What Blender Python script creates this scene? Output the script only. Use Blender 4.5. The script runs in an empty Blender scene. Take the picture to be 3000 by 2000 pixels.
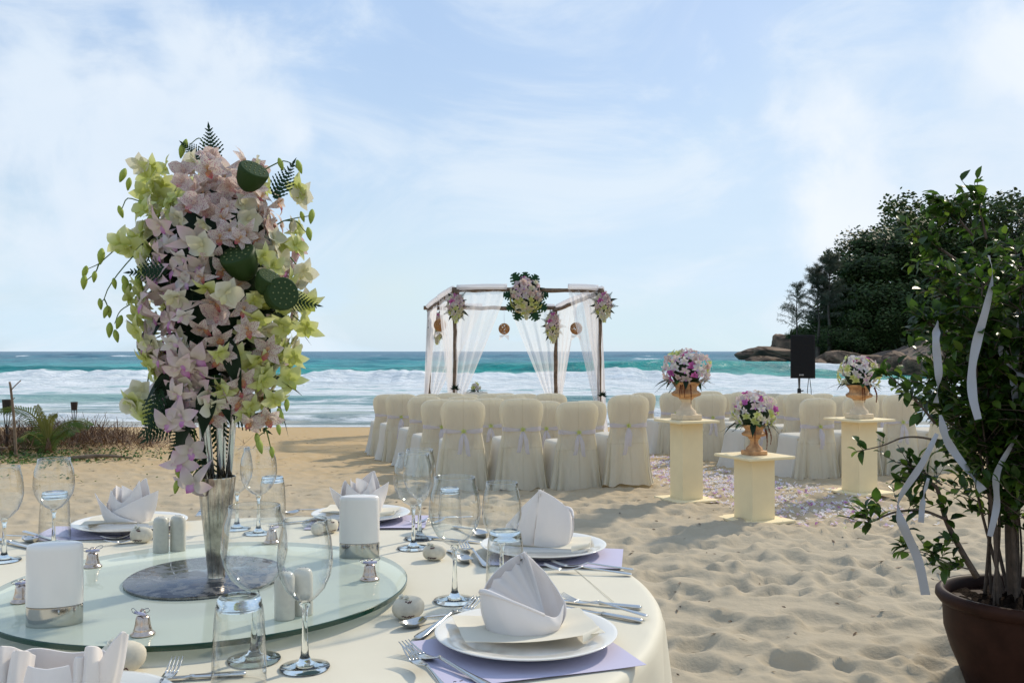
import bpy, math, random
import numpy as np
from mathutils import Vector, Matrix
random.seed(7)
RNG = np.random.default_rng(11)
SC = bpy.context.scene
COL = SC.collection
PI = math.pi
R = math.radians

# ------------------------------------------------------------------ camera
F_PX = 2700.0
CAM_Z = 1.26
PITCH = math.atan(29.0 / F_PX)
cd = bpy.data.cameras.new('camera')
cd.sensor_width = 36.0
cd.lens = 36.0 * F_PX / 3000.0
cd.clip_start = 0.02
cd.clip_end = 30000.0
cam = bpy.data.objects.new('camera', cd)
COL.objects.link(cam)
cam.location = (0, 0, CAM_Z)
cam.rotation_euler = (PI / 2 + PITCH, 0, 0)
SC.camera = cam

# ------------------------------------------------------------------ light
SUN_AZ = R(42.0)      # clockwise from +Y (the viewing direction)
SUN_EL = R(36.0)
sun_dir = Vector((math.sin(SUN_AZ) * math.cos(SUN_EL), math.cos(SUN_AZ) * math.cos(SUN_EL), math.sin(SUN_EL)))
ld = bpy.data.lights.new('sun', 'SUN')
ld.energy = 2.9
ld.angle = R(2.5)
ld.color = (1.0, 0.89, 0.71)
sun = bpy.data.objects.new('sun', ld)
COL.objects.link(sun)
sun.rotation_euler = sun_dir.to_track_quat('Z', 'Y').to_euler()
sun.location = (30, 30, 40)

vs = SC.view_settings
vs.view_transform = 'Standard'
vs.look = 'None'
vs.exposure = 0.18
vs.gamma = 1.0
vs.use_curve_mapping = False
cy = SC.cycles
cy.use_denoising = True
cy.max_bounces = 10
cy.diffuse_bounces = 3
cy.glossy_bounces = 4
cy.transmission_bounces = 8
cy.transparent_max_bounces = 24
cy.caustics_reflective = False
cy.caustics_refractive = False
cy.sample_clamp_indirect = 6.0


def pix_dir(x, y):
    """unit direction through a photo pixel (3000 x 2000 frame)"""
    u = (x - 1500.0) / F_PX
    v = (1000.0 - y) / F_PX
    c, s = math.cos(PITCH), math.sin(PITCH)
    return Vector((u, c - v * s, v * c + s))


def px(x, y, z):
    """where the ray through a pixel meets the level plane z"""
    d = pix_dir(x, y)
    t = (z - CAM_Z) / d.z
    return Vector((d.x * t, d.y * t, z))


def pxy(x, y, Y):
    """the point at depth Y on the ray through a pixel"""
    d = pix_dir(x, y)
    t = Y / d.y
    return Vector((d.x * t, Y, CAM_Z + d.z * t))


# ------------------------------------------------------------------ node helpers
class NT:
    def __init__(self, tree):
        self.t = tree

    def n(self, typ, **kw):
        nd = self.t.nodes.new(typ)
        for k, v in kw.items():
            if k.startswith('i_'):
                key = k[2:].replace('_', ' ')
                self.set(nd, key, v)
            else:
                setattr(nd, k, v)
        return nd

    def set(self, nd, key, v):
        sock = None
        if isinstance(key, int):
            sock = nd.inputs[key]
        else:
            for s in nd.inputs:
                if s.name == key and s.enabled:
                    sock = s
                    break
            if sock is None:
                sock = nd.inputs[key]
        if isinstance(v, bpy.types.NodeSocket):
            self.t.links.new(v, sock)
        elif isinstance(v, bpy.types.Node):
            self.t.links.new(v.outputs[0], sock)
        else:
            if isinstance(v, (tuple, list)) and len(v) == 3 and sock.type == 'RGBA':
                v = (*v, 1.0)
            sock.default_value = v

    def math(self, op, a, b=None, c=None, clamp=False):
        nd = self.t.nodes.new('ShaderNodeMath')
        nd.operation = op
        nd.use_clamp = clamp
        for i, v in enumerate((a, b, c)):
            if v is not None:
                self.set(nd, i, v)
        return nd.outputs[0]

    def vmath(self, op, a, b=None, scale=None):
        nd = self.t.nodes.new('ShaderNodeVectorMath')
        nd.operation = op
        self.set(nd, 0, a)
        if b is not None:
            self.set(nd, 1, b)
        if scale is not None:
            self.set(nd, 'Scale', scale)
        return nd.outputs['Value'] if op in ('LENGTH', 'DISTANCE', 'DOT_PRODUCT') else nd.outputs[0]

    def mix(self, fac, a, b, blend='MIX'):
        nd = self.t.nodes.new('ShaderNodeMix')
        nd.data_type = 'RGBA'
        nd.blend_type = blend
        nd.clamp_factor = True
        self.set(nd, 0, fac)
        for idx, v in ((6, a), (7, b)):
            self.set(nd, idx, v)
        return nd.outputs[2]

    def ramp(self, fac, stops, interp='LINEAR'):
        nd = self.t.nodes.new('ShaderNodeValToRGB')
        cr = nd.color_ramp
        cr.interpolation = interp
        while len(cr.elements) < len(stops):
            cr.elements.new(0.5)
        for e, (p, c) in zip(cr.elements, stops):
            e.position = p
            if not isinstance(c, (tuple, list)):
                c = (c, c, c)
            e.color = (*c[:3], 1.0)
        self.set(nd, 0, fac)
        return nd.outputs[0]

    def range(self, v, a, b, c=0.0, d=1.0, smooth=True):
        nd = self.t.nodes.new('ShaderNodeMapRange')
        nd.interpolation_type = 'SMOOTHSTEP' if smooth else 'LINEAR'
        for i, q in enumerate((v, a, b, c, d)):
            self.set(nd, i, q)
        return nd.outputs[0]

    def noise(self, vec, scale, detail=4.0, rough=0.55, dist=0.0):
        nd = self.t.nodes.new('ShaderNodeTexNoise')
        if vec is not None:
            self.set(nd, 'Vector', vec)
        self.set(nd, 'Scale', scale)
        self.set(nd, 'Detail', detail)
        self.set(nd, 'Roughness', rough)
        self.set(nd, 'Distortion', dist)
        return nd.outputs[0]

    def bump(self, height, strength=0.3, dist=0.01, normal=None):
        nd = self.t.nodes.new('ShaderNodeBump')
        self.set(nd, 'Height', height)
        self.set(nd, 'Strength', strength)
        self.set(nd, 'Distance', dist)
        if normal is not None:
            self.set(nd, 'Normal', normal)
        return nd.outputs[0]

    def mixsh(self, fac, a, b):
        nd = self.t.nodes.new('ShaderNodeMixShader')
        self.set(nd, 0, fac)
        self.set(nd, 1, a)
        self.set(nd, 2, b)
        return nd.outputs[0]


# ------------------------------------------------------------------ world
world = bpy.data.worlds.new('World')
SC.world = world
world.use_nodes = True
wt = NT(world.node_tree)
world.node_tree.nodes.clear()
sky = wt.n('ShaderNodeTexSky', sky_type='NISHITA')
sky.sun_disc = False
sky.sun_elevation = SUN_EL
sky.sun_rotation = SUN_AZ
sky.altitude = 0.0
sky.air_density = 1.0
sky.dust_density = 1.2
sky.ozone_density = 1.6
tc = wt.n('ShaderNodeTexCoord')
D = tc.outputs['Generated']
sep = wt.n('ShaderNodeSeparateXYZ', i_Vector=D)
zz = wt.math('ADD', wt.math('MAXIMUM', sep.outputs[2], 0.0), 0.22)
pl = wt.n('ShaderNodeCombineXYZ')
wt.set(pl, 0, wt.math('DIVIDE', sep.outputs[0], zz))
wt.set(pl, 1, wt.math('DIVIDE', sep.outputs[1], zz))
# thin veil of high cloud over the whole sky
n1 = wt.noise(pl.outputs[0], 0.9, 6.0, 0.55, 0.6)
n2 = wt.noise(D, 3.0, 6.0, 0.55, 0.3)
veil = wt.range(wt.math('ADD', wt.math('MULTIPLY', n1, 0.65), wt.math('MULTIPLY', n2, 0.35)), 0.36, 0.64, 0.60, 0.98)
veil = wt.math('MAXIMUM', veil, wt.range(sep.outputs[2], 0.02, 0.16, 0.86, 0.0))
# heaped clouds: ragged lumps in a few directions plus a scatter everywhere
wn = wt.n('ShaderNodeTexNoise', i_Vector=D, i_Scale=5.0, i_Detail=5.0, i_Roughness=0.55)
DW = wt.vmath('ADD', D, wt.vmath('SCALE', wt.vmath('SUBTRACT', wn.outputs['Color'], (0.5, 0.5, 0.5)), scale=0.17))
n3 = wt.noise(D, 9.0, 8.0, 0.58, 0.4)
n4 = wt.noise(D, 2.2, 3.0, 0.5, 0.0)
lump = None
for (bx, by, br) in ((60, 300, 260), (330, 330, 250), (520, 190, 190), (650, 280, 240), (780, 330, 220), (880, 400, 150),
                     (330, 560, 300),  (2900, 560, 400), (2560, 620, 330),
                     (3500, 300, 500), (-700, 500, 500), (2950, 150, 220)):
    c = pix_dir(bx, by).normalized()
    f = wt.math('SUBTRACT', 1.0, wt.math('DIVIDE', wt.vmath('DISTANCE', DW, tuple(c)), br / F_PX))
    lump = f if lump is None else wt.math('SMOOTH_MAX', lump, f, 0.2)
rest = wt.range(n4, 0.52, 0.72, -0.6, 0.25)
lump = wt.math('MAXIMUM', lump, rest)
cum = wt.range(wt.math('ADD', lump, wt.math('MULTIPLY', wt.math('SUBTRACT', n3, 0.5), 1.9)), -0.05, 0.75)
shade = wt.mix(wt.range(n2, 0.38, 0.62), (7.2, 7.6, 8.1), (6.0, 6.8, 7.7))
skyd = wt.mix(1.0, sky.outputs[0], (6.0, 7.0, 8.2), 'DARKEN')
vcol = wt.mix(wt.range(sep.outputs[2], 0.0, 0.38), (5.3, 6.6, 7.6), (3.75, 5.15, 7.3))
skyv = wt.mix(veil, skyd, vcol)
wp = wt.n('ShaderNodeMapping', i_Vector=D)
wp.inputs['Scale'].default_value = (1.0, 1.0, 2.6)
wisp = wt.range(wt.noise(wp.outputs[0], 3.2, 9.0, 0.60, 1.1), 0.43, 0.70, 0.0, 0.62)
skyw = wt.mix(wisp, skyv, (6.5, 7.15, 7.8))
skyc = wt.mix(wt.math('MULTIPLY', cum, 0.92), skyw, shade)
bg = wt.n('ShaderNodeBackground', i_Color=skyc, i_Strength=0.113)
wo = wt.n('ShaderNodeOutputWorld')
wt.set(wo, 'Surface', bg.outputs[0])

# ------------------------------------------------------------------ materials
MATS = {}


def new_mat(name):
    m = bpy.data.materials.new(name)
    m.use_nodes = True
    m.node_tree.nodes.clear()
    MATS[name] = m
    t = NT(m.node_tree)
    out = t.n('ShaderNodeOutputMaterial')
    return m, t, out


def pbr(name, col, rough=0.5, metal=0.0, spec=0.5, var=0.0, vscale=8.0, bump=0.0, bscale=60.0, bdist=0.004,
        transl=0.0, tcol=None, coat=0.0, attr=None, dark=None, sheen=0.0, obj=True):
    m, t, out = new_mat(name)
    b = t.n('ShaderNodeBsdfPrincipled')
    co = t.n('ShaderNodeTexCoord').outputs['Object'] if obj else None
    c = col
    if attr:
        a = t.n('ShaderNodeVertexColor', layer_name=attr)
        c = a.outputs[0]
    if var > 0:
        nz = t.noise(co, vscale, 5.0, 0.6)
        lo = dark if dark else tuple(max(0.0, q * (1 - var)) for q in (col if not attr else (1, 1, 1)))
        hi = tuple(min(1.0, q * (1 + var * 0.5)) for q in (col if not attr else (1, 1, 1)))
        v = t.mix(t.range(nz, 0.3, 0.72), lo, hi)
        c = v if not attr else t.mix(1.0, c, v, 'MULTIPLY')
    t.set(b, 'Base Color', c)
    t.set(b, 'Roughness', rough)
    t.set(b, 'Metallic', metal)
    t.set(b, 'Specular IOR Level', spec)
    if coat:
        t.set(b, 'Coat Weight', coat)
        t.set(b, 'Coat Roughness', 0.08)
    if sheen:
        t.set(b, 'Sheen Weight', sheen)
    nrm = None
    if bump > 0:
        nrm = t.bump(t.noise(co, bscale, 4.0, 0.6), bump, bdist)
        t.set(b, 'Normal', nrm)
    sh = b.outputs[0]
    if transl > 0:
        tr = t.n('ShaderNodeBsdfTranslucent')
        t.set(tr, 'Color', tcol if tcol else c)
        if nrm is not None:
            t.set(tr, 'Normal', nrm)
        sh = t.mixsh(transl, sh, tr.outputs[0])
    t.set(out, 'Surface', sh)
    return m


def tissue(name, col, alpha, transl=0.55):
    """open-weave cloth: partly see-through, partly scattering"""
    m, t, out = new_mat(name)
    d = t.n('ShaderNodeBsdfDiffuse', i_Color=col)
    tr = t.n('ShaderNodeBsdfTranslucent', i_Color=col)
    s = t.mixsh(transl, d.outputs[0], tr.outputs[0])
    lw = t.n('ShaderNodeLayerWeight', i_Blend=0.35)
    a = t.range(lw.outputs['Facing'], 0.0, 0.9, alpha, min(1.0, alpha + 0.35), smooth=False)
    tp = t.n('ShaderNodeBsdfTransparent')
    t.set(out, 'Surface', t.mixsh(a, tp.outputs[0], s))
    return m


def thin_glass(name, tint, edge):
    """one-surface glass wall: clear face on, darker and mirror-like at grazing angles"""
    m, t, out = new_mat(name)
    lw = t.n('ShaderNodeLayerWeight', i_Blend=0.5)
    fz = lw.outputs['Facing']
    tp = t.n('ShaderNodeBsdfTransparent', i_Color=t.mix(t.math('POWER', fz, 2.6), tint, edge))
    gl = t.n('ShaderNodeBsdfGlossy', i_Color=(1, 1, 1), i_Roughness=0.02)
    k = t.math('ADD', t.math('MULTIPLY', t.math('POWER', fz, 2.6), 0.85), 0.06, clamp=True)
    t.set(out, 'Surface', t.mixsh(k, tp.outputs[0], gl.outputs[0]))
    return m


def solid_glass(name, tint=(0.97, 0.985, 0.98)):
    m, t, out = new_mat(name)
    g = t.n('ShaderNodeBsdfGlass', i_Color=tint, i_Roughness=0.0, i_IOR=1.5)
    t.set(out, 'Surface', g.outputs[0])
    return m


glass_wall = thin_glass('glass_wall', (0.975, 0.985, 0.98), (0.12, 0.14, 0.14))
glass_solid = solid_glass('glass_solid')

# turntable glass: pale green sheet, dark green polished edge
m, t, out = new_mat('turntable_glass')
tp = t.n('ShaderNodeBsdfTransparent', i_Color=(0.80, 0.905, 0.85))
df = t.n('ShaderNodeBsdfDiffuse', i_Color=(0.72, 0.79, 0.69))
gl = t.n('ShaderNodeBsdfGlossy', i_Color=(1, 1, 1), i_Roughness=0.03)
fr = t.n('ShaderNodeFresnel', i_IOR=1.5)
t.set(out, 'Surface', t.mixsh(t.math('MULTIPLY', fr.outputs[0], 0.55), t.mixsh(0.52, tp.outputs[0], df.outputs[0]), gl.outputs[0]))
turn_glass = m
turn_edge = pbr('turntable_edge', (0.004, 0.045, 0.026), 0.12, spec=0.6)

cloth_cream = pbr('table_linen', (0.71, 0.655, 0.52), 0.62, spec=0.25, var=0.05, vscale=3.0, bump=0.05, bscale=900, bdist=0.0006, sheen=0.15)
napkin_mat = pbr('napkin_cotton', (0.92, 0.86, 0.81), 0.85, spec=0.15, bump=0.12, bscale=700, bdist=0.0006, transl=0.22, tcol=(0.78, 0.77, 0.82))
porcelain = pbr('porcelain', (0.82, 0.785, 0.71), 0.12, spec=0.5, coat=0.3)
ceramic_white = pbr('ceramic_white', (0.87, 0.81, 0.74), 0.16, spec=0.5, coat=0.3)
ceramic_grey = pbr('ceramic_grey', (0.62, 0.59, 0.50), 0.22, spec=0.5, coat=0.2, var=0.06, vscale=90)
paper_lilac = pbr('paper_lilac', (0.62, 0.59, 0.75), 0.75, spec=0.15, transl=0.15)
paper_cream = pbr('paper_cream', (0.80, 0.75, 0.63), 0.8, spec=0.15, transl=0.15)
ink_mat = pbr('ink', (0.10, 0.03, 0.03), 0.7)
ink_dark = pbr('ink_dark', (0.06, 0.05, 0.08), 0.7)
steel = pbr('cutlery_steel', (0.66, 0.65, 0.63), 0.16, 1.0)
chrome = pbr('chrome', (0.50, 0.49, 0.46), 0.12, 1.0)
pewter = pbr('pewter', (0.50, 0.47, 0.41), 0.16, 1.0, var=0.5, vscale=26, bump=0.06, bscale=60)
bell_metal = pbr('bell_nickel', (0.62, 0.50, 0.42), 0.2, 1.0, var=0.2, vscale=60)
wire_metal = pbr('wire', (0.30, 0.30, 0.31), 0.35, 1.0)
pebble_mat = pbr('favour_clay', (0.68, 0.62, 0.50), 0.8, spec=0.2, var=0.15, vscale=40, bump=0.1, bscale=150)
# blotchy polished metal plate
m, t, out = new_mat('plate_metal')
co = t.n('ShaderNodeTexCoord').outputs['Object']
nz = t.noise(co, 28.0, 8.0, 0.65, 0.8)
b = t.n('ShaderNodeBsdfPrincipled', i_Metallic=1.0)
t.set(b, 'Base Color', t.mix(t.range(nz, 0.42, 0.60), (0.14, 0.14, 0.155), (0.30, 0.29, 0.28)))
t.set(b, 'Roughness', t.range(nz, 0.40, 0.62, 0.10, 0.45))
t.set(out, 'Surface', b.outputs[0])
plate_metal = m

m, t, out = new_mat('chair_cover')
co = t.n('ShaderNodeTexCoord').outputs['Object']
sx = t.n('ShaderNodeSeparateXYZ', i_Vector=co)
mp = t.n('ShaderNodeMapping', i_Vector=co)
mp.inputs['Scale'].default_value = (1.0, 1.0, 0.28)
wr = t.noise(mp.outputs[0], 9.0, 3.0, 0.5, 0.8)
mp2 = t.n('ShaderNodeMapping', i_Vector=co)
mp2.inputs['Rotation'].default_value = (0, 0.7, 0)
mp2.inputs['Scale'].default_value = (1.0, 1.0, 0.22)
wr2 = t.noise(mp2.outputs[0], 7.0, 3.0, 0.5, 0.3)
seam = t.math('MINIMUM', t.math('ABSOLUTE', sx.outputs[0]), t.math('ABSOLUTE', t.math('SUBTRACT', sx.outputs[2], 0.405)))
sv = t.range(seam, 0.0, 0.006, 0.0, 1.0)
col = t.mix(t.range(sv, 0.0, 1.0, 0.35, 0.0), (0.88, 0.82, 0.68), (0.62, 0.54, 0.40))
b = t.n('ShaderNodeBsdfPrincipled', i_Base_Color=col, i_Roughness=0.85)
t.set(b, 'Specular IOR Level', 0.12)
hgt = t.math('ADD', t.math('ADD', wr, t.math('MULTIPLY', wr2, 0.8)), t.math('MULTIPLY', sv, 0.12))
nb = t.bump(hgt, 0.55, 0.04)
t.set(b, 'Normal', nb)
tr = t.n('ShaderNodeBsdfTranslucent', i_Color=(0.90, 0.83, 0.64), i_Normal=nb)
t.set(out, 'Surface', t.mixsh(0.48, b.outputs[0], tr.outputs[0]))
cover_mat = m
seat_mat = pbr('seat_cover', (0.85, 0.82, 0.75), 0.85, spec=0.12, var=0.04, vscale=6, bump=0.15, bscale=160, bdist=0.002, transl=0.38, tcol=(0.84, 0.81, 0.70))
pad_mat = pbr('chair_padding', (0.78, 0.68, 0.48), 0.9, transl=0.45)
sash_mat = tissue('sash_organza', (0.82, 0.80, 0.90), 0.72)
tulle_mat = tissue('tulle', (0.92, 0.91, 0.93), 0.44)
tulle_dense = tissue('tulle_gathered', (0.92, 0.91, 0.93), 0.70)
ribbon_mat = pbr('ribbon_satin', (0.47, 0.48, 0.51), 0.5, spec=0.3, transl=0.25)
wood_pole = pbr('pole_wood', (0.17, 0.115, 0.075), 0.8, var=0.5, vscale=14, bump=0.5, bscale=40, bdist=0.01)
dark_wood = pbr('torch_wood', (0.035, 0.024, 0.018), 0.75, var=0.4, vscale=20)
driftwood = pbr('stick_wood', (0.20, 0.14, 0.09), 0.85, var=0.4, vscale=16, bump=0.4, bscale=60)
rattan = pbr('rattan', (0.50, 0.25, 0.09), 0.6, transl=0.15)
plinth_mat = pbr('plinth_paint', (0.86, 0.715, 0.44), 0.65, spec=0.3, var=0.05, vscale=5, bump=0.08, bscale=80)
urn_mat = pbr('urn_terracotta', (0.66, 0.38, 0.18), 0.65, spec=0.3, var=0.35, vscale=18, dark=(0.40, 0.20, 0.09), bump=0.25, bscale=50)
urn_base_mat = pbr('urn_plaster', (0.74, 0.60, 0.42), 0.7, spec=0.25, var=0.12, vscale=20)
black_box = pbr('speaker_black', (0.012, 0.012, 0.013), 0.55, spec=0.3)
black_grille = pbr('speaker_grille', (0.008, 0.008, 0.009), 0.7, spec=0.2, bump=0.5, bscale=300)
badge_mat = pbr('speaker_badge', (0.45, 0.45, 0.45), 0.4, 0.6)
pole_metal = pbr('stand_pole', (0.45, 0.42, 0.36), 0.35, 0.8)
pot_mat = pbr('pot_glaze', (0.036, 0.015, 0.010), 0.5, spec=0.10, var=0.35, vscale=9, bump=0.1, bscale=24)
soil_mat = pbr('soil', (0.022, 0.014, 0.010), 0.95, spec=0.05, var=0.5, vscale=30, bump=0.8, bscale=60, bdist=0.02)
bark_mat = pbr('ficus_bark', (0.10, 0.072, 0.052), 0.85, var=0.4, vscale=30, bump=0.4, bscale=60)
ficus_leaf = pbr('ficus_leaf', (1, 1, 1), 0.30, spec=0.4, attr='Col', transl=0.58)
petal_mat = pbr('petal', (1, 1, 1), 0.6, spec=0.25, attr='Col', transl=0.36)
leaf_mat = pbr('foliage', (1, 1, 1), 0.5, spec=0.18, attr='Col', transl=0.22)
far_leaf = pbr('far_foliage', (1, 1, 1), 0.6, spec=0.25, attr='Col', transl=0.22)
trunk_mat = pbr('tree_trunk', (0.09, 0.07, 0.055), 0.9, var=0.4, vscale=4)
rock_mat = pbr('rock', (0.215, 0.14, 0.092), 0.85, spec=0.2, var=0.5, vscale=1.6, dark=(0.065, 0.045, 0.034), bump=1.0, bscale=3.2, bdist=0.25)

# speckled orchid petals
m, t, out = new_mat('petal_spotted')
a = t.n('ShaderNodeVertexColor', layer_name='Col')
co = t.n('ShaderNodeTexCoord').outputs['Object']
vo = t.n('ShaderNodeTexVoronoi', i_Vector=co, i_Scale=300.0, i_Randomness=1.0)
spot = t.range(vo.outputs['Distance'], 0.26, 0.40, 1.0, 0.0)
c = t.mix(t.math('MULTIPLY', spot, 0.85), a.outputs[0], (0.36, 0.06, 0.16))
b = t.n('ShaderNodeBsdfPrincipled', i_Base_Color=c, i_Roughness=0.55)
tr = t.n('ShaderNodeBsdfTranslucent', i_Color=c)
t.set(out, 'Surface', t.mixsh(0.40, b.outputs[0], tr.outputs[0]))
petal_spot = m

# sand: grey cream near, golden and damp towards the water
m, t, out = new_mat('sand')
geo = t.n('ShaderNodeNewGeometry')
P = geo.outputs['Position']
sp = t.n('ShaderNodeSeparateXYZ', i_Vector=P)
big = t.noise(P, 0.55, 4.0, 0.55)
fine = t.noise(P, 420.0, 3.0, 0.7)
mid = t.noise(P, 9.0, 5.0, 0.6)
yy = t.math('ADD', sp.outputs[1], t.math('MULTIPLY', big, 4.0))
gold = t.range(yy, 7.0, 16.0)
col = t.mix(gold, (0.435, 0.365, 0.262), (0.48, 0.325, 0.155))
col = t.mix(t.range(mid, 0.35, 0.75, 0.0, 0.35), col, (0.50, 0.425, 0.31))
col = t.mix(t.range(fine, 0.60, 0.80, 0.0, 0.45), col, (0.22, 0.165, 0.11))
wet = t.range(sp.outputs[2], -0.52, -0.405, 1.0, 0.0)
col = t.mix(wet, col, (0.25, 0.165, 0.095))
b = t.n('ShaderNodeBsdfPrincipled', i_Base_Color=col)
t.set(b, 'Roughness', t.range(wet, 0.0, 1.0, 0.95, 0.35))
t.set(b, 'Specular IOR Level', 0.25)
bmp = t.bump(mid, 0.5, 0.03)
t.set(b, 'Normal', t.bump(fine, 0.35, 0.0015, bmp))
t.set(out, 'Surface', b.outputs[0])
sand_mat = m

# sea: colour and foam stored per vertex, broken up by noise
m, t, out = new_mat('sea_water')
a = t.n('ShaderNodeVertexColor', layer_name='Water')
fo = t.n('ShaderNodeVertexColor', layer_name='Foam')
geo = t.n('ShaderNodeNewGeometry')
mp = t.n('ShaderNodeMapping', i_Vector=geo.outputs['Position'])
mp.inputs['Scale'].default_value = (0.45, 1.0, 1.0)
P = mp.outputs[0]
nf = t.noise(P, 1.3, 8.0, 0.66, 0.6)
nl = t.noise(P, 0.22, 5.0, 0.6, 0.3)
fsep = t.n('ShaderNodeSeparateColor', i_Color=fo.outputs[0])
fv = t.math('ADD', fsep.outputs[0], t.math('ADD', t.math('MULTIPLY', t.math('SUBTRACT', nf, 0.5), 1.25), t.math('MULTIPLY', t.math('SUBTRACT', nl, 0.5), 0.5)))
foam = t.range(fv, 0.35, 0.64)
far = t.noise(P, 0.30, 8.0, 0.68, 0.3)
wcol = t.mix(t.range(far, 0.44, 0.58, 0.0, 0.9), a.outputs[0], t.mix(1.0, a.outputs[0], (0.35, 0.56, 0.66), 'MULTIPLY'))
fcol = t.mix(t.range(nf, 0.35, 0.65), (0.62, 0.70, 0.74), (0.86, 0.89, 0.91))
col = t.mix(foam, wcol, fcol)
b = t.n('ShaderNodeBsdfPrincipled', i_Base_Color=col)
t.set(b, 'Roughness', t.range(foam, 0.0, 1.0, 0.30, 0.95))
t.set(b, 'Specular IOR Level', t.range(foam, 0.0, 1.0, 0.08, 0.05))
rip = t.noise(P, 1.1, 8.0, 0.66, 0.4)
bm = t.bump(rip, 1.0, 0.45)
t.set(b, 'Normal', t.bump(fv, t.math('MULTIPLY', foam, 0.9), 0.22, bm))
t.set(out, 'Surface', b.outputs[0])
sea_mat = m

# hillside under the trees
m, t, out = new_mat('headland_ground')
geo = t.n('ShaderNodeNewGeometry')
P = geo.outputs['Position']
spz = t.n('ShaderNodeSeparateXYZ', i_Vector=P)
n = t.noise(P, 0.35, 6.0, 0.6)
hgt = t.math('ADD', spz.outputs[2], t.math('MULTIPLY', n, 2.6))
rk = t.mix(t.range(t.noise(P, 0.9, 6.0, 0.65), 0.35, 0.7), (0.075, 0.055, 0.044), (0.21, 0.15, 0.11))
gr = t.mix(t.range(n, 0.35, 0.65), (0.012, 0.022, 0.010), (0.035, 0.05, 0.02))
b = t.n('ShaderNodeBsdfPrincipled', i_Roughness=0.9)
t.set(b, 'Base Color', t.mix(t.range(hgt, 3.0, 4.2), rk, gr))
t.set(b, 'Normal', t.bump(t.noise(P, 1.3, 8.0, 0.65), 1.0, 0.4))
t.set(out, 'Surface', b.outputs[0])
headland_mat = m
# ------------------------------------------------------------------ mesh helpers
def link(o, parent=None):
    COL.objects.link(o)
    if parent is not None:
        o.parent = parent
    return o


def tag(o, label=None, cat=None, group=None, kind=None):
    if label:
        o['label'] = label
    if cat:
        o['category'] = cat
    if group:
        o['group'] = group
    if kind:
        o['kind'] = kind
    return o


def thing(name, loc, label, cat, rz=0.0, group=None, scale=1.0):
    o = bpy.data.objects.new(name, None)
    o.empty_display_size = 0.05
    COL.objects.link(o)
    o.location = loc
    o.rotation_euler = (0, 0, rz)
    o.scale = (scale,) * 3
    return tag(o, label, cat, group)


def inst(name, me, parent=None, mw=None):
    o = bpy.data.objects.new(name, me)
    link(o, parent)
    if mw is not None:
        o.matrix_local = mw
    return o


def copy_tree(o, parent=None):
    c = o.copy()
    COL.objects.link(c)
    if parent is not None:
        c.parent = parent
    for ch in o.children:
        copy_tree(ch, c)
    return c


def frame(loc, n, up=(0, 0, 1), s=1.0):
    """matrix whose Z is n and whose Y leans to up"""
    z = Vector(n).normalized()
    u = Vector(up)
    x = u.cross(z)
    if x.length < 1e-4:
        x = Vector((1, 0, 0)).cross(z)
        if x.length < 1e-4:
            x = Vector((0, 1, 0)).cross(z)
    x.normalize()
    y = z.cross(x)
    M = Matrix.Identity(4)
    for i in range(3):
        M[i][0] = x[i] * s
        M[i][1] = y[i] * s
        M[i][2] = z[i] * s
        M[i][3] = loc[i]
    return M


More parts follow.
